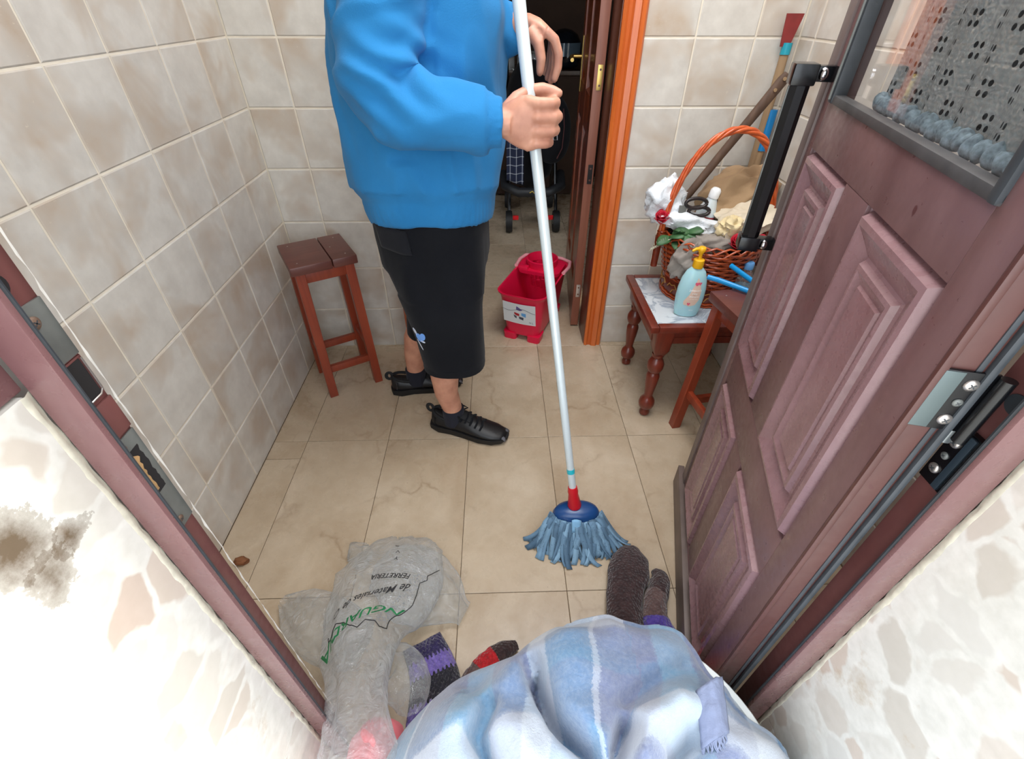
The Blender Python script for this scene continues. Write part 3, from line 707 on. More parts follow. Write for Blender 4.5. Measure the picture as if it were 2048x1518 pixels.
pf = G().grid(lambda u, v: on_shorts(-.338 + .092 * u + .008 * v, .825 - .066 * v - .006 * u, .007 - .002 * v), 12, 8)
o = rel(pf, 'pocket_flap', fabric('dark_grey_cotton', (26, 27, 31), (32, 33, 38))); solid(o, .007)
hm = G().rings([mring((-.158, 1.306, z), .101 + k, .095 + k, 30, 2.5) for z, k in ((.333, .001), (.331, .004), (.355, .0035), (.356, .001))], cap0=False, cap1=False)
rel(hm, 'hem_band', M_short)
# small embroidered motif near the hem (a plain pale blue and white patch)
mo = G()
def dab(px, pz, w, h, a=0.0):
    q = [(math.cos(2 * PI * j / 12 + .2) * w, math.sin(2 * PI * j / 12 + .2) * h) for j in range(12)]
    ca, sa = math.cos(a), math.sin(a)
    b = len(mo.v); mo.v += [on_shorts(px - .006 + x * ca - y * sa, pz + .06 + x * sa + y * ca, .0035) for x, y in q]; mo.f.append(tuple(range(b, b + 12)))
dab(-.245, .423, .012, .016, .3); dab(-.233, .431, .009, .014, -.2)
mo_b = rel(mo, 'motif', plain('pale_blue_thread', (110, 160, 232), .8)); mo = G()
dab(-.258, .44, .006, .012, .4); dab(-.246, .393, .0028, .02, .45); dab(-.234, .412, .008, .004)
rel(mo, 'motif', plain('white_thread', (206, 214, 232), .8))

# socks and trainers
M_shoe = NT('black_synthetic_leather'); M_shoe.col(lin((14, 15, 19))); M_shoe.set(Roughness=.45)
M_shoe.bump(M_shoe.noise(M_shoe.coord(), 60, 4), .25, .003); M_shoe = M_shoe.m
M_mesh = plain('black_shoe_mesh', (20, 21, 24), .8); M_sole = plain('black_rubber_sole', (15, 15, 17), .6); M_grey = plain('grey_rubber', (92, 92, 98), .6)
def shoe(heel, toe, ankle, lift=0.0):
    h = Vector(heel); t = Vector(toe); d = (t - h); L = d.length; a = math.atan2(d.y, d.x)
    M = Matrix.Translation(h) @ Matrix.Rotation(a, 4, 'Z') @ Matrix.Rotation(lift, 4, 'Y')
    st = [(-.004, .006, .03, .066), (.004, .026, .016, .088), (.03, .035, .016, .082), (.07, .037, .016, .07), (.105, .038, .016, .082), (.135, .042, .016, .084), (.17, .047, .016, .07), (.205, .049, .016, .056), (.24, .046, .017, .047), (.268, .036, .019, .039), (.287, .016, .022, .03)]
    k = L / .287
    def ring(x, hw, z0, z1):
        r = []
        for j in range(22):
            th = 2 * PI * j / 22; c, s_ = math.cos(th), math.sin(th)
            wd = hw * (1.0 if s_ < 0 else (1 - .32 * s_))
            r.append(Vector((x * k, wd * math.copysign(abs(c) ** .8, c), (z0 + z1) / 2 + (z1 - z0) / 2 * math.copysign(abs(s_) ** .8, s_))))
        return r
    up = G().rings([ring(*q) for q in st]).xf(M)
    u = rel(up, 'shoe_upper', M_shoe, 70)
    so_ = G(); rs = []
    for x, hw, z0 in ((-.01, .006, .014), (-.004, .028, .006), (.03, .039, 0), (.08, .038, .002), (.13, .042, 0), (.19, .052, 0), (.24, .049, 0.002), (.275, .036, .008), (.293, .012, .016)):
        zt = .03 if x < .1 else .026
        rs.append([Vector((x * k, y * hw, z)) for y, z in ((-1, zt), (-1.02, (z0 + zt) / 2), (-.92, z0), (.92, z0), (1.02, (z0 + zt) / 2), (1, zt))])
    so_.rings(rs).xf(M); rel(so_, 'sole', M_sole, 50)
    tp = G().rings([[Vector(((.276 + .012 * math.cos(b) ) * k, .03 * (j - 3) / 3, .018 + .012 * math.sin(b))) for j in range(7)] for b in (0, .6, 1.2, 1.6)], closed_v=False, cap0=False, cap1=False).xf(M)
    o = rel(tp, 'toe_guard', M_grey, 60); solid(o, .004)
    top = lambda x: float(np.interp(x, [q[0] for q in st], [q[3] for q in st]))
    co_ = G().tube([((.052 + .048 * math.cos(b)) * k, .031 * math.sin(b), top(.052 + .048 * math.cos(b)) - .002) for b in [2 * PI * j / 24 for j in range(25)]], .0065, 8, cap=False).xf(M)
    tg = G().grid(lambda u, v: ((.098 + .06 * v) * k, (u - .5) * .046, top(.098 + .06 * v) + .02 * (1 - v) ** 1.5 + .003 - .01 * (2 * u - 1) ** 2), 8, 8).xf(M)
    o = rel(tg, 'tongue', M_mesh, 60); solid(o, .005)
    rel(co_, 'collar', M_mesh, 60)
    for i in range(5):
        x = .118 + .019 * i; z = top(x) + .006
        lc = G().tube([(x * k, -.032, z - .014), (x * k + .006, -.014, z - .001), (x * k + .004, .0, z + .002), (x * k, .014, z - .001), (x * k + .004, .032, z - .014)], .0038, 7).xf(M); rel(lc, 'lace', M_short, 60)
    bw = G().tube([(.112 * k, -.004, .102), (.106 * k, -.024, .108), (.12 * k, -.036, .092), (.114 * k, -.012, .1)], .0034, 7).tube([(.112 * k, .004, .102), (.116 * k, .022, .112), (.128 * k, .034, .094), (.116 * k, .01, .1)], .0034, 7).xf(M)
    rel(bw, 'lace_bow', M_short, 60)
    lp = G().tube([(-.004 + .012 * math.cos(b) - .004, 0, .09 + .016 * math.sin(b)) for b in [2 * PI * j / 16 for j in range(17)]], .0035, 7, cap=False, flat=2).xf(M); rel(lp, 'heel_loop', M_mesh, 60)
    hp = G().grid(lambda u, v: (-.0045 + .02 * abs(u - .5) * 2 + .004 * v, (u - .5) * .064, .034 + .034 * v), 8, 4).xf(M); rel(hp, 'heel_patch', M_grey if lift == 0 else M_mesh, 60)
    ak = Vector(ankle)
    sk = G().rings([mring((ak.x, ak.y, z), r, r * .95, 20, 2) for z, r in ((.045, .04), (.07, .041), (.098, .041), (.116, .0405), (.118, .0385))]); rel(sk, 'sock', M_sock, 60)
shoe((-.262, 1.334, 0), (.018, 1.244, 0), (-.18, 1.304, 0))
shoe((-.452, 1.535, 0), (-.172, 1.59, 0), (-.352, 1.548, 0))

# ------------------------------------------------------------------ mop
mop = thing('mop', 'blue strip mop with a grey metal handle held by the person', 'mop', (.226, .85, 0))
M_alu = plain('brushed_aluminium_tube', (204, 214, 216), .35, .15)
dirp = (POLE_B - POLE_A).normalized()
hp_ = G().tube([POLE_A - dirp * .07, POLE_A + dirp * .55, POLE_A + dirp * 1.22], [.0108, .0118, .0138], 20)
local(mop, hp_).ob('handle', M_alu, mop, 60)
hk = G().tube([POLE_A + dirp * 1.215, POLE_A + dirp * 1.25, POLE_A + dirp * 1.265], [.0148, .0148, .007], 16)
local(mop, hk).ob('handle_cap', plain('grey_plastic', (110, 112, 116), .5), mop, 60)
bnd = G().tube([POLE_A + dirp * .045, POLE_A + dirp * .06], .0116, 20); local(mop, bnd).ob('sticker', plain('turquoise_sticker', (40, 176, 190), .4), mop, 60)
sock_ = G().tube([POLE_A - dirp * .005, POLE_A - dirp * .02, POLE_A - dirp * .03, POLE_A - dirp * .07, POLE_A - dirp * .078], [.0135, .016, .0145, .021, .019], 20)
local(mop, sock_).ob('socket', plain('red_plastic_socket', (196, 24, 36), .35), mop, 50)
MC = POLE_A - dirp * .078
cp = G().lathe([(.07, -.03), (.072, -.02), (.064, -.004), (.045, .005), (.008, .008)], (MC.x + .006, MC.y - .004, MC.z - .004), 32, 1.0, .55)
local(mop, cp).ob('cap', plain('dark_blue_plastic_cap', (24, 66, 120), .3), mop, 60)
def strip_mat():
    t = NT('blue_mop_cloth'); oc = t.coord(); a = t.noise(oc, 9, 3); oi = t.n('ShaderNodeObjectInfo')
    v = t.n('ShaderNodeTexVoronoi'); v.inputs['Scale'].default_value = 120; t.l(oc, v.inputs['Vector'])
    c = t.ramp(t.math('ADD', t.math('MULTIPLY', a, .5), t.math('MULTIPLY', oi.outputs['Random'], .5)), [(.2, lin((72, 100, 124))), (.5, lin((96, 128, 154))), (.8, lin((136, 172, 198)))])
    t.col(t.mix(t.math('LESS_THAN', v.outputs['Distance'], .2), c, t.mix(.4, c, lin((46, 66, 88))))); t.set(Roughness=.8); t.bump(t.noise(oc, 300, 2), .3, .001); return t.m
M_strip = strip_mat()
rnd = random.Random(4)
for i in range(70):
    q = (i % 35) / 34 if i < 64 else rnd.random(); q = min(1, max(0, q + rnd.uniform(-.03, .03)))
    lay_ = rnd.random() if i >= 35 else .25 * rnd.random()
    a0 = math.radians(-178 + 176 * q); dang = math.radians(-138 + 96 * q + rnd.uniform(-14, 14))
    p0 = Vector((MC.x + .006 + .074 * math.cos(a0), MC.y - .004 + .04 * math.sin(a0), MC.z - .02))
    edge = abs(q - .5) * 2
    Lg = (.092 + .012 * edge) * rnd.uniform(.78, 1.14) * (1 - .25 * lay_); wdt = rnd.uniform(.014, .019); bend = rnd.uniform(-.5, .5); tw = rnd.uniform(-1.2, 1.2)
    pts = []
    for k in range(10):
        f = k / 9; a2 = dang + bend * f * f
        z = p0.z * (1 - f) ** 1.35 + (.004 + .03 * lay_) * (1 - f * f * .75) * min(1, f * 3) + .007 * lay_ * math.sin(f * 8 + i)
        pts.append((Vector((p0.x + Lg * f * math.cos(a2), p0.y + Lg * f * math.sin(a2), max(.0025, z))), a2, f))
    g = G(); vs = []
    for p, a2, f in pts:
        t_ = Vector((-math.sin(a2), math.cos(a2), 0))
        dv = (t_ * math.cos(tw * f) + Vector((0, 0, 1)) * math.sin(tw * f)) * wdt / 2
        q0, q1 = p - dv, p + dv; q0.z = max(.002, q0.z); q1.z = max(.002, q1.z)
        vs += [q0, q1]
    g.add(vs, [(2 * k, 2 * k + 1, 2 * k + 3, 2 * k + 2) for k in range(9)])
    o = local(mop, g).ob('strip', M_strip, mop, 180); solid(o, .0016, 1)
lb = G().grid(lambda u, v: (MC.x - .014 + .028 * u, MC.y - .045 - .02 * v, MC.z - .004 - .035 * v + .004 * math.sin(u * 4)), 4, 4)
o = local(mop, lb).ob('strip', plain('pale_blue_cloth_tag', (128, 176, 212), .8), mop, 180); solid(o, .0016)

# ------------------------------------------------------------------ mop bucket
bk = thing('mop_bucket', 'red plastic mop bucket with wringer and paper label standing in the inner doorway', 'bucket', (.17, 2.07, 0), -math.radians(23))
M_red = plain('red_plastic', (218, 22, 66), .32); M_red.node_tree.nodes['Principled BSDF'].inputs['Subsurface Weight'].default_value = .05
def rrect(hx, hy, z, r, n=6, cx=0, cy=0):
    o = []
    for qx, qy, a0 in ((1, 1, 0), (-1, 1, 90), (-1, -1, 180), (1, -1, 270)):
        for k in range(n + 1):
            a = math.radians(a0 + 90 * k / n); o.append(Vector((cx + qx * (hx - r) + r * math.cos(a), cy + qy * (hy - r) + r * math.sin(a), z)))
    return o
bh = .26
def dip(ring):
    """the front of the rim dips to a pouring lip"""
    for p in ring:
        if p.y < -.1: p.z -= .02 * math.exp(-(p.x / .05) ** 2)
    return ring
outer = [rrect(.086, .172, 0.03, .04), rrect(.098, .188, .15, .04), rrect(.108, .2, .23, .045), dip(rrect(.112, .204, .245, .045)), dip(rrect(.12, .212, bh - .006, .05)), dip(rrect(.121, .213, bh, .05)), dip(rrect(.113, .205, bh, .047)), dip(rrect(.108, .2, bh - .01, .045)), rrect(.094, .184, .14, .04), rrect(.083, .168, .036, .04)]
G().rings(outer, cap0=True, cap1=True).ob('bucket_body', M_red, bk, 50)
for x in (-.06, .06):
    for y in (-.14, .14): G().rings([rrect(.032, .038, 0, .015, 4, x * .98, y), rrect(.034, .04, .036, .016, 4, x * 1.0, y * 1.0)]).ob('foot', M_red, bk, 50)
# wringer at the back
wg = G(); 
wg.rings([rrect(.105, .085, bh - .004, .04, cy=.105), rrect(.107, .087, bh + .014, .04, cy=.105), rrect(.07, .055, bh + .014, .04, cy=.11), rrect(.068, .053, bh - .01, .04, cy=.11)], cap0=False, cap1=False)
wg.lathe([(.072, bh + .012), (.078, bh + .05), (.072, bh + .052), (.064, bh + .01)], (0, .11, 0), 28, cap=False)
wr_ = wg.ob('wringer', M_red, bk, 40)
G().box(-.09, -.045, .02, .05, bh + .0, bh + .03, .006).ob('wringer_lug', M_red, wr_)
for j in range(14):
    a = 2 * PI * j / 14; G().tube([(.062 * math.cos(a), .11 + .062 * math.sin(a), bh), (.045 * math.cos(a), .11 + .045 * math.sin(a), bh - .095)], .0035, 6).ob('wringer_rib', M_red, wr_)
for z, r in ((bh - .05, .0535), (bh - .092, .0455)): G().tube([(r * math.cos(a), .11 + r * math.sin(a), z) for a in [2 * PI * j / 24 for j in range(25)]], .0035, 6, cap=False).ob('wringer_ring', M_red, wr_)
M_pink = plain('pale_pink_plastic', (236, 160, 168), .4)
G().tube([(-.122, .07, bh + .006), (-.13, .14, bh + .006), (-.12, .2, bh + .006), (-.07, .226, bh + .006), (0, .232, bh + .006), (.07, .226, bh + .006), (.12, .2, bh + .006), (.13, .14, bh + .006), (.122, .07, bh + .006)], .009, 10).ob('handle', M_pink, bk, 60)
# paper label with its small print
def lab_pt(x, z): return Vector((x, -.188 - (z - .15) * .15 - .002 - .0012, z))
M_label = plain('white_paper_label', (216, 220, 222), .6)
G().grid(lambda u, v: lab_pt(-.085 + .16 * u, .105 + .115 * v - .006 * math.sin(u * 3)), 8, 4).ob('label', M_label, bk, 60)
def lab_poly(pts, mat, nm='print'):
    return G().add([lab_pt(x, z) + Vector((0, -.0008, 0)) for x, z in pts], [tuple(range(len(pts)))]).ob(nm, mat, bk, None)
M_ink = plain('dark_grey_ink', (66, 70, 84), .6)
lab_poly([(-.018, .2), (-.012, .198), (.012, .182), (-.002, .176), (-.02, .18)], plain('violet_ink', (98, 84, 140), .6))
lab_poly([(-.03, .165), (-.005, .158), (-.006, .145), (-.022, .148), (-.03, .155)], plain('red_ink', (170, 30, 40), .6))
lab_poly([(.005, .166), (.028, .165), (.027, .143), (.006, .15)], plain('light_blue_ink', (96, 160, 216), .6))
lab_poly([(-.034, .15), (-.018, .142), (-.02, .128), (-.03, .136)], M_ink); lab_poly([(-.008, .143), (.016, .14), (.014, .124), (-.006, .13)], M_ink)
g = G().tube([lab_pt(-.084 + .158 * k / 16, .178 - .008 * math.sin(k * .5) + .003 * k / 16) + Vector((0, -.001, 0)) for k in range(17)], .0008, 5); g.ob('print', M_ink, bk, 60)
v, f = text_mesh('12 L', .013); G().add([lab_pt(.052 + p.x, .117 + p.y) + Vector((0, -.0009, 0)) for p in v], f).ob('print', M_ink, bk, None)

# ------------------------------------------------------------------ wooden stools
def stool(name, label, loc, rz, wx, wy, h, splay=.025):
    s = thing(name, label, 'stool', loc, rz, None)
    sp = -wx / 2 + wx * .62
    for i, (a, b) in enumerate(((-wx / 2, sp - .0015), (sp + .0015, wx / 2))): G().box(a, b, -wy / 2, wy / 2, h - .032, h, .004).ob('seat_plank', M_seat, s)
    for sx in (-1, 1):
        for sy in (-1, 1):
            x1, y1 = sx * (wx / 2 - .03), sy * (wy / 2 - .03); x0, y0 = x1 + sx * splay, y1 + sy * splay; q = .0165
            r = lambda x, y, z: [Vector((x - q, y - q, z)), Vector((x + q, y - q, z)), Vector((x + q, y + q, z)), Vector((x - q, y + q, z))]
            o = G().rings([r(x0, y0, 0), r(x1, y1, h - .031)]).ob('leg', M_stool, s, None); md = o.modifiers.new('b', 'BEVEL'); md.width = .002; md.segments = 2
    kx, ky = wx / 2 - .03, wy / 2 - .03
    for sy in (-1, 1):
        G().box(-kx, kx, sy * ky - .009, sy * ky + .009, h - .075, h - .031, .002).ob('apron', M_stool, s)
        d = splay * .78; G().box(-kx - d, kx + d, sy * (ky + d) - .009, sy * (ky + d) + .009, .115, .145, .002).ob('stretcher', M_stool, s)
    for sx in (-1, 1):
        G().box(sx * kx - .009, sx * kx + .009, -ky, ky, h - .075, h - .031, .002).ob('apron', M_stool, s)
        d = splay * .7; G().box(sx * (kx + d) - .009, sx * (kx + d) + .009, -ky - d, ky + d, .165, .195, .002).ob('stretcher', M_stool, s)
    for x, y in ((-wx * .36, -wy * .36), (wx * .36, -wy * .36), (wx * .36, wy * .36), (-wx * .36, wy * .36), (.05, .0)):
        G().tube([(x, y, h - .001), (x, y, h + .0006)], .0024, 8).ob('nail', M_screw, s)
    return s
stool('wooden_stool', 'dark red wooden stool standing in the corner by the left wall', (-.668, 1.655, 0), math.radians(29.5), .232, .232, .585, .01)
stool('wooden_stool', 'dark red wooden stool half hidden behind the open entrance door', (.805, 1.20, 0), math.radians(9), .24, .27, .585, .02)

# ------------------------------------------------------------------ side table with marble top
tb = thing('side_table', 'low mahogany side table with turned legs and an inset white marble top', 'table', (.748, 1.545, 0))
TX, TY, TH = .232, .2, .428
M_topm = NT('white_marble_top'); oc = M_topm.coord(); a_ = M_topm.noise(oc, 9, 7, .6, dist=1.2)
M_topm.col(M_topm.ramp(a_, [(.4, lin((196, 202, 208))), (.52, lin((150, 160, 172))), (.58, lin((204, 210, 214)))])); M_topm.set(Roughness=.2); M_topm = M_topm.m
G().box(-TX + .028, TX - .028, -TY + .028, TY - .028, TH - .018, TH - .001, .001).ob('marble_top', M_topm, tb)
for sx in (-1, 1): G().box(min(sx * TX, sx * (TX - .03)), max(sx * TX, sx * (TX - .03)), -TY, TY, TH - .024, TH + .001, .005).ob('top_rail', M_table, tb)
for sy in (-1, 1): G().box(-TX + .03, TX - .03, min(sy * TY, sy * (TY - .03)), max(sy * TY, sy * (TY - .03)), TH - .024, TH + .001, .005).ob('top_rail', M_table, tb)
lp_ = [(.012, 0), (.019, .006), (.02, .018), (.014, .03), (.02, .036), (.028, .046), (.031, .062), (.028, .078), (.02, .09), (.016, .098), (.016, .104), (.019, .13), (.023, .165), (.025, .195), (.023, .205), (.018, .214), (.024, .222), (.03, .238), (.03, .256), (.024, .272), (.017, .282), (.022, .29), (.022, .3)]
for sx in (-1, 1):
    for sy in (-1, 1):
        lg = G().lathe([(r, z) for r, z in lp_], (sx * (TX - .058), sy * (TY - .032), 0), 22).ob('leg', M_table, tb, 35)
        x, y = sx * (TX - .058), sy * (TY - .032)
        G().rings([rrect(.017, .017, .296, .004, 3, x, y), rrect(.028, .028, .325, .005, 3, x, y), rrect(.034, .03, TH - .02, .005, 3, x, y)]).ob('leg_block', M_table, lg, 35)
        o = G().lathe([(.009, -.0005), (.0135, .003), (.0125, .012)], (x, y, 0), 16).ob('glide', M_chrome, lg); 
for sy in (-1, 1):
    G().box(-TX + .05, TX - .05, sy * (TY - .036) - .01, sy * (TY - .036) + .01, TH - .085, TH - .022, .003).ob('apron', M_table, tb)
    G().box(-TX + .06, TX - .06, sy * (TY - .036) - .014, sy * (TY - .036) + .014, TH - .062, TH - .055, .002).ob('apron_bead', M_table, tb)
for sx in (-1, 1):
    G().box(sx * (TX - .036) - .01, sx * (TX - .036) + .01, -TY + .05, TY - .05, TH - .085, TH - .022, .003).ob('apron', M_table, tb)

# ------------------------------------------------------------------ wicker basket
TZ = TH + .0012
bs = thing('wicker_basket', 'orange brown wicker basket with a tall twisted handle on the marble table', 'basket', (.765, 1.615, TZ))
def wick(name, a, b):
    t = NT(name); oc = t.coord(); t.col(t.ramp(t.noise(oc, 40, 4), [(.3, lin(a)), (.7, lin(b))])); t.set(Roughness=.3); t.b.inputs['Coat Weight'].default_value = .4; return t.m
M_wick = wick('varnished_wicker', (128, 44, 16), (190, 84, 36)); M_wick2 = wick('dark_wicker', (84, 26, 12), (124, 46, 22)); M_hand = wick('orange_cane', (176, 66, 22), (214, 100, 44))
def brad(z): return .142 + .03 * max(0, (z - .07) / .15) if z > .07 else .142
G().lathe([(.128, .0), (.140, .004), (.142, .06), (.138, .075), (.128, .075), (.128, .012)], n=40).ob('base_band', M_wick2, bs, 40)
gd = plain('gold_motif', (168, 116, 56), .5)
for j in range(14):
    a = 2 * PI * j / 14
    G().tube([((.1435) * math.cos(a + d), (.1435) * math.sin(a + d), z) for d, z in ((-.16, .04), (-.09, .054), (0, .05), (.09, .056), (.16, .042), (.05, .036), (.0, .022))], .0026, 6).ob('base_motif', gd, bs, 60)
for z in (.003, .012, .074): G().tube([((.143) * math.cos(a), .143 * math.sin(a), z + .0015 * math.sin(a * 30)) for a in [2 * PI * j / 90 for j in range(91)]], .0042, 6, cap=False).ob('base_strand', M_wick, bs, 60)
NS = 26
for i in range(15):
    z = .082 + i * .0092; r = brad(z)
    G().tube([((r + .0045 * math.cos(NS / 2 * a + PI * i)) * math.cos(a), (r + .0045 * math.cos(NS / 2 * a + PI * i)) * math.sin(a), z) for a in [2 * PI * j / 104 for j in range(105)]], .0046, 6, cap=False).ob('wicker_strand', M_wick, bs, 60)
for j in range(NS):
    a = 2 * PI * j / NS
    G().tube([(brad(z) * math.cos(a), brad(z) * math.sin(a), z) for z in (.07, .14, .215)], .003, 6).ob('stake', M_wick2, bs, 60)
    G().tube([((brad(.21) + .004 * s_) * math.cos(a + d), (brad(.21) + .004 * s_) * math.sin(a + d), z) for d, z, s_ in ((0, .205, 0), (.12, .222, 1.6), (.3, .236, 1.0), (.48, .226, -.5), (.6, .208, .6))], .0036, 6).ob('rim_strand', M_wick, bs, 60)
G().lathe([(.12, .014), (.136, .08), (.165, .2), (.162, .2), (.118, .02)], n=30).ob('inner_lining', M_dark, bs, 60)
for k in range(4):
    ph_ = 2 * PI * k / 4
    def hpt(t):
        a = PI * (1 - t); R = .19; zc = .17
        c = Vector((R * math.cos(a) * (1 + .0 * math.sin(a)), .0, zc + .385 * math.sin(a) ** .85))
        n1 = Vector((math.cos(a), 0, math.sin(a) * 1.0)).normalized(); b1 = Vector((0, 1, 0)); tw_ = ph_ + t * 22
        return c + (n1 * math.cos(tw_) + b1 * math.sin(tw_)) * .0065
    G().tube([hpt(j / 90) for j in range(91)], .0058, 7).ob('handle_cane', M_hand, bs, 60)
for s_ in (-1, 1):
    G().tube([(s_ * .191, 0, .10), (s_ * .191, 0, .215)], [.012, .014], 12).ob('handle_binding', M_wick2, bs, 60)
    G().tube([(s_ * .186 + .014 * math.cos(a), .014 * math.sin(a), .196 + .0016 * a) for a in [2 * PI * j / 14 for j in range(56)]], .003, 5).ob('handle_wrap', M_wick, bs, 60)

# things heaped in the basket
BC = Vector((.765, 1.615, TZ))
M_bagw = NT('white_plastic_film'); M_bagw.col(lin((228, 232, 236))); M_bagw.set(Roughness=.35); M_bagw.b.inputs['Subsurface Weight'].default_value = .2; M_bagw.b.inputs['Subsurface Radius'].default_value = (.02, .02, .02)
M_bagw.bump(M_bagw.noise(M_bagw.coord(), 70, 5, .6, dist=1.0), .6, .008); M_bagw = M_bagw.m
def heap(name, label, cat, c, r, amp, seed, mat, f=1.0, rot=(0, 0, 0), n=56, m=30, group=None):
    g = crumple((0, 0, 0), r, amp, seed, n, m, f)
    from mathutils import Euler
    g.xf(Euler(rot).to_matrix().to_4x4())
    o = g.ob(name, mat, None, 60, c); return tag(o, label, cat, group)
pb = heap('plastic_bag', 'crumpled white plastic bag bunched over the left rim of the basket', 'bag', (.588, 1.665, .755), (.062, .05, .066), .45, 3.0, M_bagw, 1.2)
o = crumple((.095, -.03, -.05), (.105, .05, .033), .45, 5.0, 56, 28, 1.4).ob('bag_tail', M_bagw, pb, 60); o.rotation_euler = (0, .15, -.2)
M_cream = fabric('cream_cloth', (196, 182, 158), (222, 210, 190), 200); M_brn = fabric('brown_cloth', (142, 116, 88), (166, 138, 106), 200); M_greyc = fabric('grey_cloth', (138, 130, 122), (160, 152, 144), 240)
M_yel = fabric('pale_yellow_cloth', (220, 200, 156), (232, 214, 172), 200)
heap('folded_cloth', 'brown cloth with folds heaped at the back of the basket', 'cloth', (.84, 1.69, .755), (.13, .07, .085), .4, 9.0, M_brn, 1.0, (.35, -.35, .15))
heap('crumpled_cloth', 'cream cloth crumpled at the right of the basket', 'cloth', (.842, 1.58, .70), (.105, .065, .055), .45, 12.0, M_cream, 1.3, (.2, -.25, 0))
heap('crumpled_cloth', 'pale yellow rag lying on the cream cloth in the basket', 'cloth', (.785, 1.54, .70), (.042, .03, .035), .55, 15.0, M_yel, 1.5, (.3, .2, .3), 40, 22)
gr = heap('grey_rag', 'grey rag hanging over the front left edge of the basket', 'cloth', (.655, 1.515, .60), (.05, .035, .075), .4, 21.0, M_greyc, 1.2, (.25, .28, 0))
o = crumple((.065, .01, .05), (.075, .035, .03), .4, 23.0, 44, 24, 1.3).ob('rag_fold', M_greyc, gr, 60)
# white bottle lying back in the basket
wbt = thing('plastic_bottle', 'white translucent plastic bottle with a rounded cap standing in the basket', 'bottle', (.715, 1.64, .625))
wbt.rotation_euler = (.05, .16, 0)
M_wp = plain('translucent_white_plastic', (206, 214, 216), .35); M_wp.node_tree.nodes['Principled BSDF'].inputs['Subsurface Weight'].default_value = .3
G().lathe([(.03, 0), (.034, .006), (.034, .09), (.03, .11), (.018, .14), (.014, .15)], n=24).ob('bottle_body', M_wp, wbt, 50)
G().lathe([(.0175, .148), (.018, .152), (.0175, .172), (.012, .18), (.004, .182)], n=20).ob('cap', plain('white_cap', (236, 238, 238), .35), wbt, 50)
G().grid(lambda u, v: (.0345 * math.cos(-2.0 + u * 1.2), .0345 * math.sin(-2.0 + u * 1.2), .04 + .05 * v), 8, 3).ob('label', plain('red_label', (150, 50, 54), .5), wbt, 60)
# scissors
M_blk = plain('black_patterned_plastic', (34, 24, 24), .4, var=.9, scale=90)
sc = thing('scissors', 'scissors with dark patterned handle loops stuck in the basket', 'scissors', (.672, 1.6, .71))
for dx, dz, ry in ((0, .012, .028), (.016, -.016, .026)):
    G().tube([(dx + .036 * math.cos(a), .012 * math.sin(a) - .3 * (ry * math.sin(a)), dz + ry * .55 * math.sin(a) + .04) for a in [2 * PI * j / 30 for j in range(31)]], .0062, 8, cap=False).ob('handle_loop', M_blk, sc, 60)
G().box(-.055, -.03, -.004, .004, -.06, .045, .002).ob('blade', M_steel, sc)
# roses and leaves
M_rose = plain('red_rose_petal', (186, 20, 46), .5, var=.3, scale=40); M_leaf = plain('green_leaf', (58, 96, 56), .5, var=.35, scale=30); M_sprig = plain('dry_pale_sprig', (186, 184, 160), .8)
def rose(loc, R, label, k=1.0):
    t = thing('rose', label, 'flower', loc); rr = random.Random(int(R * 9999) + int(loc[0] * 1000))
    for j in range(13):
        a = j * 2.4; ring_ = .25 + .75 * j / 12; h = R * (1.1 - .5 * ring_); c_ = Vector((math.cos(a), math.sin(a), 0))
        def pet(u, v):
            b = (u - .5) * 2.0 / (0.4 + ring_); rad_ = R * ring_ * (.55 + .45 * v) + .12 * R * v * v
            return (rad_ * math.cos(a + b), rad_ * math.sin(a + b), -R * .5 + (R * .5 + h) * v * (1 - .28 * (2 * u - 1) ** 2))
        o = G().grid(pet, 8, 6).ob('petal', M_rose, t, 180); solid(o, .0012)
    G().sphere((0, 0, -R * .35), (R * .5, R * .5, R * .45)).ob('flower_base', M_leaf, t)
    t.rotation_euler = (.5, -.25, 0); return t
rose((.568, 1.605, .71), .026, 'red artificial rose at the left foot of the basket handle')
rose((.795, 1.485, .668), .026, 'red artificial rose on the front rim of the basket beside the yellow pump')
rose((.885, 1.50, .665), .021, 'red artificial rose at the right front rim of the basket, by the door handle')
lv = thing('artificial_foliage', 'dark green artificial leaves with pale dry sprigs tied to the left of the basket', 'leaves', (.6, 1.565, .66))
rr = random.Random(3)
for j in range(9):
    a = rr.uniform(-2.6, .4); L = rr.uniform(.05, .075); el = rr.uniform(-.5, .5); c_ = Vector((math.cos(a) * math.cos(el), math.sin(a) * math.cos(el) * .7, math.sin(el))); sd = c_.cross(Vector((0, -.4, 1))).normalized()
    o_ = Vector((rr.uniform(-.01, .05), rr.uniform(-.02, .01), rr.uniform(-.02, .02)))
    g = G().grid(lambda u, v: o_ + c_ * L * u + sd * (v - .5) * .042 * math.sin(PI * min(1, u * .96 + .03)) ** .7 + Vector((0, 0, .008 * math.sin(u * 3) - .012 * abs(v - .5))), 10, 6)
    o = g.ob('leaf', M_leaf, lv, 180); solid(o, .001)
for s_ in ((-1, -.55), (.9, .1)):
    st = [Vector((s_[0] * .07 * f, -.01, s_[1] * .07 * f)) for f in (0, .35, .7, 1)]
    o = G().tube(st, .0016, 6).ob('sprig', M_sprig, lv, 60)
    for j in range(7):
        p = st[0].lerp(st[3], .3 + .1 * j); G().tube([p, p + Vector((s_[0] * .006, -.004, .016))], [.0014, .0005], 5).tube([p, p + Vector((s_[0] * .012, -.004, -.012))], [.0014, .0005], 5).ob('sprig_needle', M_sprig, o, 60)

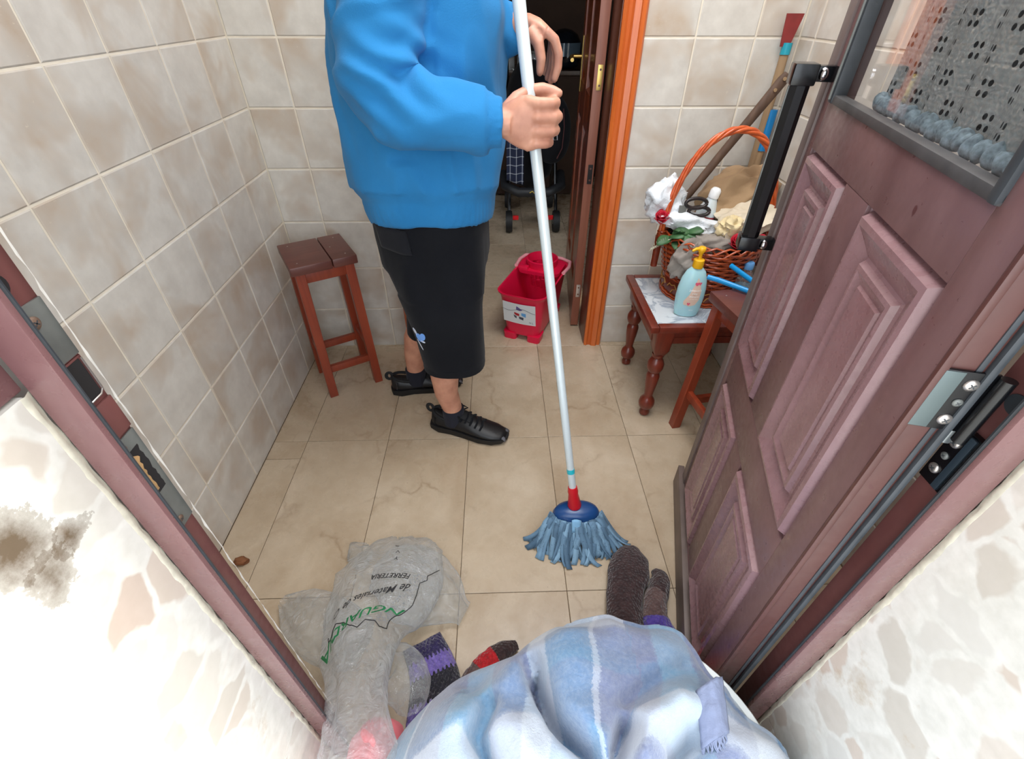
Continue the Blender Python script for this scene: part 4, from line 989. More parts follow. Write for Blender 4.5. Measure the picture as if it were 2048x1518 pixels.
# ------------------------------------------------------------------ tools leaning in the corner behind the basket
M_stick = wood('pale_weathered_stick', (140, 112, 82), (170, 142, 108), .7, coat=0)
M_dstick = wood('dark_weathered_handle', (72, 52, 40), (98, 74, 58), .7, coat=0)
sc1 = thing('scraper', 'red bladed scraper on a long pale stick with a turquoise collar in the corner', 'scraper', (.94, 1.83, 0))
G().tube([(0.0, -.02, .002), (.012, .028, 1.17)], .0135, 12).ob('stick', M_stick, sc1, 60)
G().tube([(.0115, .026, 1.158), (.012, .028, 1.19)], .0155, 14).ob('collar', plain('turquoise_plastic', (32, 150, 170), .4), sc1, 60)
bl = G(); bl.add([Vector((x, .024 + y, z)) for y in (0, .004) for x, z in ((-.012, 1.18), (-.017, 1.23), (-.02, 1.266), (.036, 1.266), (.033, 1.25), (.018, 1.18))], [(0, 1, 2, 3, 4, 5), (11, 10, 9, 8, 7, 6)] + [(i, i + 6, (i + 1) % 6 + 6, (i + 1) % 6) for i in range(6)])
bl.ob('blade', plain('red_painted_blade', (132, 44, 42), .5, var=.15), sc1)
b2 = thing('broom_handle', 'short brown wooden handle with a bright blue plastic grip leaning behind the basket', 'handle', (.962, 1.80, .0))
G().tube([(-.02, -.03, .002), (.0, .04, .875)], .0125, 12).ob('stick', M_stick, b2, 60)
G().tube([(.0, .04, .87), (.004, .05, 1.0)], [.0165, .0175], 14).ob('grip', plain('bright_blue_plastic', (10, 128, 196), .35), b2, 60)
d3 = thing('tool_handle', 'long dark wooden tool handle with two holes slanting across the basket', 'handle', (.69, 1.75, .70))
G().tube([(0, 0, .03), (.085, .006, .165), (.16, .012, .28), (.236, .02, .395), (.248, .021, .413)], [(.014, .011), (.015, .012), (.016, .012), (.019, .012), (.014, .009)], 14).ob('shaft', M_dstick, d3, 60)
for f in (.84, .92):
    p = Vector((.258 * f - .002, .022 * f - .0125, .385 * f + .048)); G().tube([p, p + Vector((0, -.003, 0))], .0055, 10).ob('hole', M_stick, d3)

# ------------------------------------------------------------------ things on the table and the stool
sb = thing('shampoo_bottle', 'clear light blue shampoo bottle with a yellow pump on the marble table', 'bottle', (.66, 1.437, TZ), math.radians(-8))
M_sham = NT('blue_shampoo'); M_sham.col(lin((186, 230, 238))); M_sham.set(Roughness=.12); M_sham.b.inputs['Transmission Weight'].default_value = .2; M_sham.b.inputs['IOR'].default_value = 1.33
M_sham.b.inputs['Subsurface Weight'].default_value = .2; M_sham = M_sham.m
M_pump = plain('yellow_plastic', (240, 180, 24), .35)
bp_ = [(.037, 0), (.041, .004), (.045, .03), (.048, .07), (.047, .105), (.041, .14), (.031, .165), (.019, .178), (.014, .182)]
G().lathe(bp_, n=32, sx=1, sy=.6).ob('bottle_body', M_sham, sb, 50)
G().lathe([(.017, .178), (.018, .181), (.0175, .205), (.013, .208)], n=24).ob('pump_collar', M_pump, sb, 40)
pu = G().lathe([(.006, .206), (.0055, .222), (.008, .228), (.0125, .236), (.0125, .246), (.009, .249)], n=18); pu.tube([(0, 0, .242), (-.02, -.006, .243), (-.032, -.01, .237)], [.006, .0055, .004], 10)
pu.ob('pump_head', M_pump, sb, 50)
def onb(x, z, off=.0012):
    r = np.interp(z, [q[1] for q in bp_], [q[0] for q in bp_]); y = -.6 * math.sqrt(max(1e-6, r * r - x * x)) - off
    return Vector((x, y, z))
drop = [(.008, .15), (.02, .128), (.027, .1), (.026, .07), (.016, .05), (-.002, .044), (-.022, .05), (-.024, .062), (-.01, .09), (.0, .125)]
cx_, cz_ = .004, .09
dg_ = G(); dg_.add([onb(cx_ + (x - cx_) * f, cz_ + (z - cz_) * f) for f in (0.02, .5, 1) for x, z in drop], [tuple(range(10))] + [(k * 10 + i, k * 10 + (i + 1) % 10, k * 10 + 10 + (i + 1) % 10, k * 10 + 10 + i) for k in (0, 1) for i in range(10)])
M_peach = plain('peach_label', (226, 196, 176), .5); dg_.ob('label', M_peach, sb, 180)
M_wtxt = plain('white_print', (246, 244, 240), .5); M_ptxt = plain('pink_print', (224, 92, 120), .5)
for txt, sz, z, mt in (("Johnson's", .0105, .106, M_wtxt), ('baby', .009, .094, M_wtxt), ('shampoo', .0088, .083, M_wtxt), ('no more tears', .0045, .074, M_wtxt), ('\u2665', .012, .128, M_ptxt), ('300 ml', .005, .03, M_wtxt)):
    v, f = text_mesh(txt, sz)
    if v: G().add([onb(.007 + p.x, z + p.y, .0022) for p in v], f).ob('print', mt, sb, None)
for hx, hz in ((.017, .13), (-.006, .054)):
    G().add([onb(hx + .006 * x, hz + .006 * y, .0024) for x, y in ((0, -1), (.9, .2), (.8, .8), (.35, .9), (0, .45), (-.35, .9), (-.8, .8), (-.9, .2))], [tuple(range(8))]).ob('print', M_ptxt, sb, None)
wtb = thing('water_bottle', 'clear plastic water bottle with a light blue cap behind the blue hanger', 'bottle', (.848, 1.462, TZ))
M_pet = NT('clear_pet'); M_pet.col((.92, .96, .98)); M_pet.set(Roughness=.05, IOR=1.3); M_pet.b.inputs['Transmission Weight'].default_value = .92; M_pet = M_pet.m
G().lathe([(.023, 0), (.027, 0.0052), (.028, 0.0325), (.0265, 0.0364), (.028, 0.0429), (.028, 0.104), (.026, 0.1222), (.021, 0.1404), (.013, 0.1534), (.0125, 0.1638)], n=28).ob('bottle_body', M_pet, wtb, 50)
G().lathe([(.0155, 0.1586), (.016, 0.1612), (.0155, 0.1781), (.0135, 0.182)], n=24).ob('cap', plain('light_blue_cap', (104, 164, 222), .35), wtb, 50)
def wave_lab():
    t = NT('blue_white_label'); a = t.noise(t.coord(), 28, 3, dist=1.5); t.col(t.ramp(a, [(.42, lin((222, 232, 238))), (.52, lin((70, 170, 218)))])); t.set(Roughness=.4); return t.m
G().lathe([(.0285, 0.0468), (.0287, 0.052), (.0287, 0.0936), (.0285, 0.0988)], n=28, cap=False).ob('label', wave_lab(), wtb, 60)
hg_ = thing('clothes_hanger', 'bright blue plastic hanger lying across the stool behind the door', 'hanger', (.77, 1.30, .5865))
M_blu = plain('sky_blue_plastic', (8, 142, 208), .3)
local(hg_, G().tube([(.672, 1.372, .604), (.70, 1.352, .603), (.775, 1.285, .597), (.86, 1.2, .594)], [(.0085, .0075)] * 4, 10)).ob('hanger_arm', M_blu, hg_, 60)
local(hg_, G().tube([(.771, 1.435, .612), (.795, 1.375, .605), (.83, 1.28, .597), (.86, 1.2, .594)], [(.0085, .0075)] * 4, 10)).ob('hanger_arm', M_blu, hg_, 60)
local(hg_, G().tube([(.86, 1.2, .594), (.885, 1.15, .594), (.9, 1.12, .594), (.925, 1.12, .594), (.93, 1.145, .594)], .004, 8)).ob('hook', M_blu, hg_, 60)

# ------------------------------------------------------------------ laundry tub with the plaid blanket, in the doorway
TC = Vector((.205, .17, 0))
tub = thing('laundry_tub', 'round white plastic tub at the doorway, its rim showing at the right of the blanket', 'tub', TC)
M_wtub = plain('white_plastic_tub', (226, 230, 228), .3)
G().lathe([(.2, 0), (.21, .004), (.232, .14), (.25, .28), (.258, .286), (.261, .296), (.257, .302), (.247, .3), (.24, .28), (.222, .14), (.2, .012)], n=64).ob('tub_body', M_wtub, tub, 50)
bl_ = thing('plaid_blanket', 'light blue grey and white plaid fleece blanket heaped over the white tub', 'blanket', (TC.x, TC.y, .3))
def seg(px, py, a, b):
    dx, dy = b[0] - a[0], b[1] - a[1]; L = dx * dx + dy * dy
    t = np.clip(((px - a[0]) * dx + (py - a[1]) * dy) / L, 0, 1)
    return np.hypot(px - a[0] - t * dx, py - a[1] - t * dy), t
def ridges(px, py):
    h = np.zeros_like(px)
    def R(pts, hs, wd):
        nonlocal h
        best = np.zeros_like(px)
        for (a, b), (h0, h1) in zip(zip(pts[:-1], pts[1:]), zip(hs[:-1], hs[1:])):
            d, t = seg(px, py, a, b); best = np.where(abs(h0 + (h1 - h0) * t) * np.exp(-(d / wd) ** 2) > abs(best), (h0 + (h1 - h0) * t) * np.exp(-(d / wd) ** 2), best)
        h = h + best
    R([(.03, .38), (.11, .405), (.2, .40), (.3, .36)], [.0, .015, .02, .0], .05)          # far top roll
    R([(.115, .37), (.13, .28), (.15, .18), (.16, .05)], [.03, .04, .045, .03], .05)        # broad middle panel
    R([(.046, .35), (.062, .29), (.082, .25), (.125, .205), (.145, .17)], [-.10, -.11, -.10, -.08, -.05], .015)   # crease at its left
    R([(.02, .36), (-.015, .30), (-.01, .25)], [.03, .03, .015], .026)                      # lavender fold at the left
    R([(-.06, .32), (-.11, .27), (-.16, .20)], [-.02, .03, .035], .05)
    R([(-.03, .285), (-.05, .24), (-.02, .18)], [-.085, -.08, -.05], .014)
    R([(-.08, .25), (-.09, .2), (-.1, .1)], [.04, .045, .03], .045)
    R([(.02, .24), (.04, .19), (.05, .1)], [.025, .03, .02], .03)
    R([(.195, .235), (.175, .2), (.17, .14)], [-.085, -.09, -.06], .014)                    # crease right of the panel
    R([(.35, .27), (.29, .262), (.225, .235), (.2, .17)], [.03, .055, .055, .04], .034)     # rounded fold with a white end
    R([(.33, .33), (.26, .3), (.205, .27)], [-.02, -.03, -.03], .018)
    R([(.36, .2), (.32, .17), (.3, .1)], [.03, .03, .02], .05)
    R([(.30, .215), (.265, .19), (.25, .14)], [-.06, -.065, -.04], .014)
    return h
NA, NR = 200, 74
aa = np.linspace(0, 2 * PI, NA, endpoint=False); vs = []; uvs = []
for i in range(NR + 1):
    q = i / NR
    A = aa; dg_ = lambda c: (np.degrees(A) - c + 180) % 360 - 180
    shrink = np.exp(-(dg_(33) / 19.0) ** 2)                                  # rim bare on the right
    left = np.exp(-(dg_(178) / 34.0) ** 2)                                   # long overhang on the left
    Rr = .272 + .17 * left + .05 * np.exp(-(dg_(275) / 50.0) ** 2) + .006 * np.sin(A * 7 + 1) + .004 * np.sin(A * 13) - .034 * shrink
    r = np.minimum(q / .86, 1.0) * Rr + np.where(q > .86, (q - .86) / .14 * .012, 0)
    x = TC.x + r * np.cos(A); y = TC.y + r * np.sin(A)
    t = np.clip(r / Rr, 0, 1)
    z = .312 + .062 * (1 - t ** 4) + ridges(x, y) * np.clip((1 - t) * 7, 0, 1)
    z = z - .10 * left * np.clip((t - .45) / .55, 0, 1) ** 1.5
    z = np.where(t > .9, z - .02 * ((t - .9) / .1) ** 2, z)
    drop = np.where(q > .86, (q - .86) / .14, 0) * (.09 * (1 - shrink) + .012)
    z = np.where((np.hypot(x - TC.x, y - TC.y) < .275) & (np.hypot(x - TC.x, y - TC.y) > .222), np.maximum(z, .312), z)
    z = z - drop
    for k in range(NA):
        s1 = .010 * nz(x[k], y[k], 3, 11) + .005 * nz(x[k], y[k], 8, 26)
        vs.append(Vector((x[k] + .4 * s1, y[k] + .4 * s1, z[k] + s1)))
        hh = z[k]; lx = np.interp(y[k], [.17, .205, .25, .29, .35], [.145, .125, .082, .062, .046]); rx_ = np.interp(y[k], [.14, .2, .235, .3], [.17, .175, .195, .24]); mid = 1.0 if (lx < x[k] < rx_ and y[k] > .1) else 0.0
        uvs.append((x[k] + .035 * nz(x[k], y[k], 11, 4) + .35 * (hh - .39), y[k] + mid * .12 - drop[k] * 1.0 * math.sin(A[k]) + .045 * nz(y[k], x[k], 4, 5) - .5 * (hh - .39)))
g = G(); g.add(vs, [(i * NA + j, i * NA + (j + 1) % NA, (i + 1) * NA + (j + 1) % NA, (i + 1) * NA + j)[::-1] for i in range(1, NR) for j in range(NA)] + [tuple(range(NA, 2 * NA))])
local(bl_, g)
def plaid():
    t = NT('plaid_fleece'); uv = t.n('ShaderNodeUVMap').outputs[0]; sx = t.n('ShaderNodeSeparateXYZ'); t.l(uv, sx.inputs[0])
    fz = t.noise(t.coord(), 260, 3); jit = t.math('MULTIPLY', t.math('SUBTRACT', fz, .5), .012)
    def band(c, off, per):
        f = t.math('FRACT', t.math('ADD', t.math('DIVIDE', t.math('ADD', c, jit), per), off))
        return f
    fx = band(sx.outputs[0], -.03 / .36 + 1, .36); fy = band(sx.outputs[1], -.185 / .36 + 1, .36)
    W, Bl, Gy, Lb = lin((190, 198, 209)), lin((92, 134, 170)), lin((116, 126, 158)), lin((128, 164, 190))
    cx = t.ramp(fx, [(0, W), (.12, W), (.13, Bl), (.36, Bl), (.365, W), (.385, W), (.39, Gy), (.63, Gy), (.64, Lb), (.8, Lb), (.81, Gy), (.99, Gy), (1, W)], 'LINEAR')
    cy = t.ramp(fy, [(0, W), (.15, W), (.17, Bl), (.42, Bl), (.44, Gy), (.7, Gy), (.72, Bl), (.97, Gy), (1, W)], 'LINEAR')
    m = t.mix(.42, cx, cy); wm = t.math('LESS_THAN', fy, .15); c = t.mix(t.math('MULTIPLY', wm, .45), m, W)
    hairs = t.noise(t.coord(), 120, 6, .7); c = t.mix(t.ramp(hairs, [(.4, 0.0), (.8, .24)]), c, lin((204, 211, 220)))
    t.col(c); t.set(Roughness=.95); t.b.inputs['Sheen Weight'].default_value = .5; t.bump(hairs, .55, .006); return t.m
bo = g.ob('fleece', plaid(), bl_, 180)
ul = bo.data.uv_layers.new(name='UVMap')
for lp in bo.data.loops: ul.data[lp.index].uv = uvs[lp.vertex_index]
solid(bo, .006, -1)
M_lav = fabric('lavender_grey_fleece', (120, 129, 156), (146, 154, 178), 160, .004)
fl_ = G().grid(lambda u, v: (.318 + .05 * u - .012 * v, .275 - .075 * v + .02 * u, .405 + .02 * math.sin(PI * u) - .016 * v + .004 * nz(u, v, 0, 5)), 14, 16)
o = local(bl_, fl_).ob('fringed_corner', M_lav, bl_, 180); solid(o, .004)
fr = G(); rr = random.Random(9)
for k in range(30):
    u = k / 29; p = Vector((.318 + .05 * u - .012, .20 + .02 * u, .389 + .02 * math.sin(PI * u)))
    fr.tube([p, p + Vector((rr.uniform(-.003, .003), -.007, -.002)), p + Vector((rr.uniform(-.005, .005), -.014, -.007))], [.0014, .0012, .0006], 5)
local(bl_, fr).ob('fringe', M_lav, bl_, 60)

# ------------------------------------------------------------------ printed plastic bag on the floor
pbag = thing('plastic_carrier_bag', 'translucent crinkled plastic bag with green and black print on the floor by the left jamb', 'bag', (-.3, .62, 0))
def film():
    t = NT('clear_milky_film'); oc = t.coord()
    t.col(lin((228, 232, 234))); t.set(Roughness=.08); t.b.inputs['Specular IOR Level'].default_value = 1.0; t.b.inputs['Coat Weight'].default_value = .6; t.b.inputs['Coat Roughness'].default_value = .06
    a = t.noise(oc, 22, 5, .6, dist=1.6); t.bump(a, .9, .016)
    tr = t.n('ShaderNodeBsdfTransparent'); tr.inputs[0].default_value = (.96, .97, .97, 1); mx = t.n('ShaderNodeMixShader')
    lw = t.n('ShaderNodeLayerWeight'); lw.inputs[0].default_value = .35
    fac = t.math('MULTIPLY', t.math('SUBTRACT', 1.0, t.math('MULTIPLY', lw.outputs['Facing'], .75)), t.ramp(a, [(.3, .8), (.7, .95)]))
    tl = t.n('ShaderNodeBsdfTranslucent'); tl.inputs[0].default_value = (.92, .95, .97, 1); ms = t.n('ShaderNodeMixShader'); ms.inputs[0].default_value = .4; t.l(t.b.outputs[0], ms.inputs[1]); t.l(tl.outputs[0], ms.inputs[2])
    t.l(fac, mx.inputs[0]); t.l(ms.outputs[0], mx.inputs[1]); t.l(tr.outputs[0], mx.inputs[2])
    nrm = t.b.inputs['Normal'].links[0].from_socket
    gl_ = t.n('ShaderNodeBsdfGlossy'); gl_.inputs['Roughness'].default_value = .1; t.l(nrm, gl_.inputs['Normal'])
    fr_ = t.n('ShaderNodeLayerWeight'); fr_.inputs[0].default_value = .5; t.l(nrm, fr_.inputs['Normal'])
    m2 = t.n('ShaderNodeMixShader'); t.l(t.math('ADD', t.math('MULTIPLY', t.math('POWER', fr_.outputs['Facing'], 3.0), .3), .05), m2.inputs[0]); t.l(mx.outputs[0], m2.inputs[1]); t.l(gl_.outputs[0], m2.inputs[2])
    t.l(m2.outputs[0], t.out.inputs[0]); return t.m
M_film = film()
SP = [(-.325, .82, .012, .02, .006), (-.322, .79, .026, .085, .02), (-.315, .74, .045, .125, .04), (-.312, .68, .06, .138, .055), (-.325, .61, .075, .128, .068), (-.345, .53, .092, .098, .068), (-.338, .46, .118, .08, .062), (-.318, .39, .16, .062, .05), (-.298, .33, .205, .055, .04), (-.285, .28, .228, .062, .035), (-.27, .225, .24, .07, .03), (-.255, .17, .24, .072, .03)]
def spine(SPn, s):
    n = len(SPn) - 1; x = min(max(s, 0), 1) * n; i = min(int(x), n - 1); f = x - i
    pts = [np.array(SPn[max(0, min(n, k))]) for k in (i - 1, i, i + 1, i + 2)]
    return .5 * ((2 * pts[1]) + (-pts[0] + pts[2]) * f + (2 * pts[0] - 5 * pts[1] + 4 * pts[2] - pts[3]) * f * f + (-pts[0] + 3 * pts[1] - 3 * pts[2] + pts[3]) * f ** 3)
def bsurf(SPn, s, th, seed=0.0, off=0.0):
    q = spine(SPn, s); d = spine(SPn, s + .01) - spine(SPn, s - .01); t = Vector(d[:3]).normalized()
    side = t.cross(Vector((0, 0, 1))).normalized() * -1; up = side.cross(t).normalized()
    if up.z < 0: up = -up
    if side.x < 0: side = -side
    c, s_ = math.cos(th), math.sin(th)
    p = Vector(q[:3]) + side * (q[3] * c) + up * (q[4] * s_)
    kx = .14 * (ridge(p.x + seed, p.y, s_ * .1, 9) - .35) + .09 * (ridge(p.x, p.y + seed, s_ * .15, 21) - .35)
    if SPn is SP: kx *= 1 - .72 * math.exp(-((s - .41) / .17) ** 4) * max(0, s_)
    kx += (.22 if SPn is not SP else .22 - .15 * math.exp(-((s - .41) / .17) ** 4) * max(0, s_)) * (ridge(c * 2.1 + seed, s_ * .6, s * 1.3, 1.5) - .4)
    r = p + (side * c * q[3] * .55 + up * (s_ * .045 + .014)) * kx * (1 if s_ > -.2 else .4) + up * off
    r.z = max(.003, r.z); return r
def bagpiece(SPn, nm, seed, ns=90, nt=44, par=pbag):
    g = G(); g.rings([[bsurf(SPn, i / ns, 2 * PI * j / nt, seed) for j in range(nt)] for i in range(ns + 1)], cap0=True, cap1=False)
    return local(par, g).ob(nm, M_film, par, 180)
bagpiece(SP, 'bag_film', 0.0)
bagpiece([(-.36, .70, .03, .05, .02), (-.3, .69, .045, .09, .035), (-.23, .655, .045, .1, .035), (-.17, .625, .032, .075, .022), (-.125, .6, .018, .035, .012), (-.108, .592, .012, .03, .006)], 'bag_film', 5.0, 60, 36)
bagpiece([(-.36, .50, .06, .06, .04), (-.44, .535, .055, .075, .035), (-.52, .59, .04, .065, .022), (-.575, .625, .022, .04, .012), (-.605, .64, .012, .015, .006)], 'bag_film', 8.0, 50, 36)
bagpiece([(-.30, .45, .06, .05, .03), (-.255, .44, .05, .06, .03), (-.225, .40, .06, .05, .025), (-.21, .36, .075, .03, .02)], 'bag_film', 12.0, 40, 30)
bagpiece([(-.40, .79, .02, .02, .006), (-.43, .765, .025, .045, .012), (-.455, .75, .015, .012, .005)], 'bag_film', 15.0, 20, 20)
def printed(txt, size, s0, a0, mat, slope=0.0, xs=1.0):
    v, f = text_mesh(txt, size); L = .72
    q = [bsurf(SP, s0 + (p.y + slope * p.x) / L, PI / 2 - math.asin(max(-.97, min(.97, (a0 - p.x * xs) / spine(SP, s0)[3]))), 0.0, .009) for p in v]
    local(pbag, G().add(q, f)).ob('print', mat, pbag, None)
M_gp = plain('green_print', (14, 110, 62), .5); M_bp = plain('black_print', (26, 26, 30), .5)
printed('NGUARDIA', .042, .505, -.006, M_gp, .5, .74)
printed('de Materiales de Co', .022, .42, -.006, M_bp, .5, .84)
printed('FERRETERIA', .019, .345, .024, M_bp, .25, .9)
printed('Y', .016, .27, .02, M_bp); printed('V', .018, .235, .02, M_bp); printed('de', .011, .2, .016, M_bp)
def line_print(pts, r=.0011):
    out = []
    for (s0, a0), (s1, a1) in zip(pts[:-1], pts[1:]):
        for k in range(8):
            f = k / 8; s_, a_ = s0 + (s1 - s0) * f, a0 + (a1 - a0) * f; out.append(bsurf(SP, s_, PI / 2 - math.asin(max(-.98, min(.98, a_ / spine(SP, s_)[3]))), 0.0, .005))
    local(pbag, G().tube(out, r, 5)).ob('print_outline', M_bp, pbag, 60)
line_print([(.27, .13), (.3, .108), (.315, .108), (.33, .098), (.39, .1), (.45, .08), (.5, .07), (.535, .066), (.545, .05), (.525, .04), (.515, .02), (.545, .005), (.535, -.01), (.505, -.03), (.5, -.05), (.53, -.056), (.535, -.066), (.51, -.074)])
# dotted streets inside the outline
dt = G()
for i in range(150):
    s_ = rnd.uniform(.3, .52); a_ = .112 - (s_ - .3) * .2 + rnd.uniform(-.032, -.004)
    p = bsurf(SP, s_, PI / 2 - math.asin(max(-.98, min(.98, a_ / spine(SP, s_)[3]))), 0.0, .0022); dt.box(p.x - .0014, p.x + .0014, p.y - .0009, p.y + .0009, p.z, p.z + .0004)
o = local(pbag, dt).ob('print_dots', plain('grey_print', (120, 122, 126), .6), pbag, None); o['kind'] = 'stuff'
# pink bundle under the neck of the bag
heap('pink_bundle', 'salmon pink cloth bundle under the plastic bag at the foot of the left jamb', 'cloth', (-.262, .262, .1), (.062, .072, .098), .12, 31.0, fabric('salmon_pink_cloth', (226, 112, 122), (238, 138, 144), 300), .8)

# ------------------------------------------------------------------ crocheted and knitted pieces on the floor
def knit(name, a, b, sc=150):
    t = NT(name); oc = t.coord(); v = t.n('ShaderNodeTexVoronoi'); v.inputs['Scale'].default_value = sc; t.l(oc, v.inputs['Vector'])
    n_ = t.noise(oc, 60, 4); c = t.ramp(n_, [(.3, lin(a)), (.7, lin(b))]); t.col(t.mix(t.math('MULTIPLY', v.outputs['Distance'], .6), c, t.mix(.5, c, (0.0, 0.0, 0.0)))); t.set(Roughness=.95); t.bump(v.outputs['Distance'], .8, .006)
    t.b.inputs['Sheen Weight'].default_value = .3; return t.m
K_dark = knit('dark_violet_wool', (38, 28, 70), (52, 40, 92)); K_black = knit('charcoal_wool', (30, 28, 38), (46, 42, 56)); K_lil = knit('lilac_wool', (112, 92, 172), (138, 118, 196)); K_brown = knit('dark_brown_wool', (44, 26, 28), (70, 46, 46)); K_grey = knit('taupe_wool', (88, 66, 64), (112, 88, 84)); K_red = knit('red_wool', (176, 12, 24), (206, 26, 36)); K_vio = knit('violet_wool', (72, 54, 148), (94, 74, 170))
cr = thing('crochet_blanket', 'crocheted cloth striped in dark violet lilac and charcoal beside the plastic bag', 'cloth', (-.18, .43, 0))
A_, B_, C_, D_ = Vector((-.262, .505, 0)), Vector((-.172, .552, 0)), Vector((-.06, .318, 0)), Vector((-.212, .285, 0))
def cpt(u, v):
    p = A_.lerp(B_, u).lerp(D_.lerp(C_, u), v)
    edge = min(u, 1 - u, v * 1.5, 1); z = .004 + .022 * min(1, edge * 7) ** .6 + .006 * nz(u, v, 0, 3) + .0022 * math.sin(u * 70) * math.sin(v * 90)
    p.x += .012 * math.sin(v * 5); return (p.x, p.y, max(.002, z))
bands = [(0, .2, K_dark), (.2, .36, K_lil), (.36, .6, K_black), (.6, .78, K_lil), (.78, 1.0, K_black)]
for k, (v0, v1, mt) in enumerate(bands):
    zz = lambda u, e: 0 if e in (0, 1.0) else .016 * (1 if (u * 11) % 1 < .5 else -1)
    g = G().grid(lambda u, v: cpt(u, (v0 + zz(u, v0)) + ((v1 + zz(u, v1)) - (v0 + zz(u, v0))) * v), 66, 18)
    o = local(cr, g).ob('stripe', mt, cr, 180); solid(o, .004, 1)
def roll(t_, pts, cuts, nm, w2, seed):
    """knitted strip lofted along pts, cut into bands of wool"""
    P_ = [np.array(p) for p in pts]
    for (s0, s1, mt) in cuts:
        rs = []
        for i in range(19):
            s = s0 + (s1 - s0) * i / 18; q = spine([tuple(p) for p in P_], s); d = spine([tuple(p) for p in P_], s + .02) - spine([tuple(p) for p in P_], s - .02)
            t = Vector(d[:3]).normalized(); side = t.cross(Vector((0, 0, 1))).normalized(); up = side.cross(t)
            row = []
            for j in range(24):
                a = 2 * PI * j / 24; k = 1 + .12 * nz(math.cos(a) + seed, math.sin(a), s * 6, 2.2) + .05 * math.sin(a * 12) * math.sin(s * 90)
                p = Vector(q[:3]) + side * (q[3] * math.cos(a) * k) + up * (q[4] * math.sin(a) * k); p.z = max(.002, p.z); row.append(p)
            rs.append(row)
        local(t_, G().rings(rs)).ob(nm, mt, t_, 180)
br_ = thing('knitted_rug', 'dark brown knitted rug folded on the floor with violet and red bands, beside the door', 'rug', (.36, .62, 0))
roll(br_, [(.392, .772, .016, .016, .01), (.378, .745, .022, .045, .018), (.362, .70, .026, .056, .024), (.335, .64, .028, .05, .026), (.318, .57, .03, .048, .028), (.312, .50, .035, .05, .03)], [(0, 1, K_brown)], 'fold', 1, 2.0)
roll(br_, [(.436, .70, .014, .012, .008), (.444, .675, .022, .024, .016), (.432, .645, .028, .028, .024), (.408, .6, .032, .03, .028), (.395, .55, .034, .036, .03), (.405, .49, .034, .045, .03), (.42, .43, .034, .045, .03)], [(0, .42, K_brown), (.415, .66, K_grey), (.655, .86, K_vio), (.855, 1.0, K_red)], 'fold', 1, 7.0)
kc = thing('knitted_corner', 'small corner of red and brown knitting peeping out left of the blanket', 'cloth', (-.02, .46, 0))
roll(kc, [(.03, .51, .012, .012, .008), (.0, .497, .018, .022, .014), (-.035, .475, .02, .026, .016), (-.062, .452, .018, .028, .014), (-.085, .42, .014, .03, .01), (-.1, .38, .012, .03, .01)], [(0, .34, K_brown), (.335, .6, K_red), (.595, 1.0, K_grey)], 'fold', 1, 4.0)
o = crumple((0, 0, 0), (.02, .012, .012), .3, 2.0, 24, 14).ob('dry_leaf', plain('dry_brown_leaf', (132, 84, 52), .8, var=.3), None, 60, (-.775, .765, .011)); tag(o, 'curled dry brown leaf on the floor at the foot of the left wall', 'leaf')

# ------------------------------------------------------------------ dim room: stroller, bag, plaid cloth, cabinet with jars
st_ = thing('baby_stroller', 'black baby stroller with red reflectors parked in the dark room', 'stroller', (.24, 3.5, 0))
M_tyre = plain('black_tyre', (18, 18, 20), .6); M_fab = fabric('black_stroller_fabric', (16, 16, 19), (24, 24, 28)); M_refl = plain('red_reflector', (206, 24, 32), .3)
for sx in (-1, 1):
    for y in (-.22, .28):
        wv = G().rings([[Vector((sx * .165 + dx, y + r * math.cos(2 * PI * j / 20), .075 + r * math.sin(2 * PI * j / 20))) for j in range(20)] for r, dx in ((.04, -.02), (.07, -.022), (.075, 0), (.07, .022), (.04, .02))]).ob('wheel', M_tyre, st_, 50)
        G().tube([(sx * .165 - .024, y, .075), (sx * .165 + .024, y, .075)], .02, 12).ob('hub', M_steel, wv)
    G().tube([(sx * .165, -.22, .075), (sx * .16, -.1, .3), (sx * .165, .2, .7), (sx * .165, .36, .98)], .012, 8).ob('frame_tube', M_black_metal, st_)
    G().tube([(sx * .165, .28, .075), (sx * .16, .1, .4), (sx * .16, 0, .52)], .012, 8).ob('frame_tube', M_black_metal, st_)
    G().box(sx * .12 - .02, sx * .12 + .02, -.262, -.25, .1, .13, .003).ob('reflector', M_refl, st_)
G().tube([(-.2, -.02, .34), (-.19, -.2, .31), (-.1, -.27, .29), (.1, -.27, .29), (.19, -.2, .31), (.2, -.02, .34)], .03, 12).ob('bumper_bar', plain('black_soft_bumper', (30, 32, 36), .5), st_, 60)
G().tube([(-.03, -.302, .296), (-.012, -.302, .306), (0, -.302, .294), (.012, -.302, .306), (.03, -.302, .296)], .003, 6).ob('emblem', plain('yellow_thread', (206, 178, 60), .6), st_)
crumple((0, .08, .42), (.15, .2, .2), .12, 4.0, 40, 24, .8).ob('seat', M_fab, st_, 60)
crumple((0, .2, .78), (.17, .16, .2), .1, 8.0, 40, 24, .8).ob('canopy', M_fab, st_, 60)
pc = tag(mesh_ob('plaid_shirt', *(lambda g: (g.v, g.f))(G().grid(lambda u, v: (.06 + .11 * u, 3.27 - .02 * v + .012 * math.sin(u * 9), .66 - .30 * v - .03 * u), 20, 12)), None, None, 180), 'navy and white plaid shirt hanging from the stroller in the dark room', 'shirt')
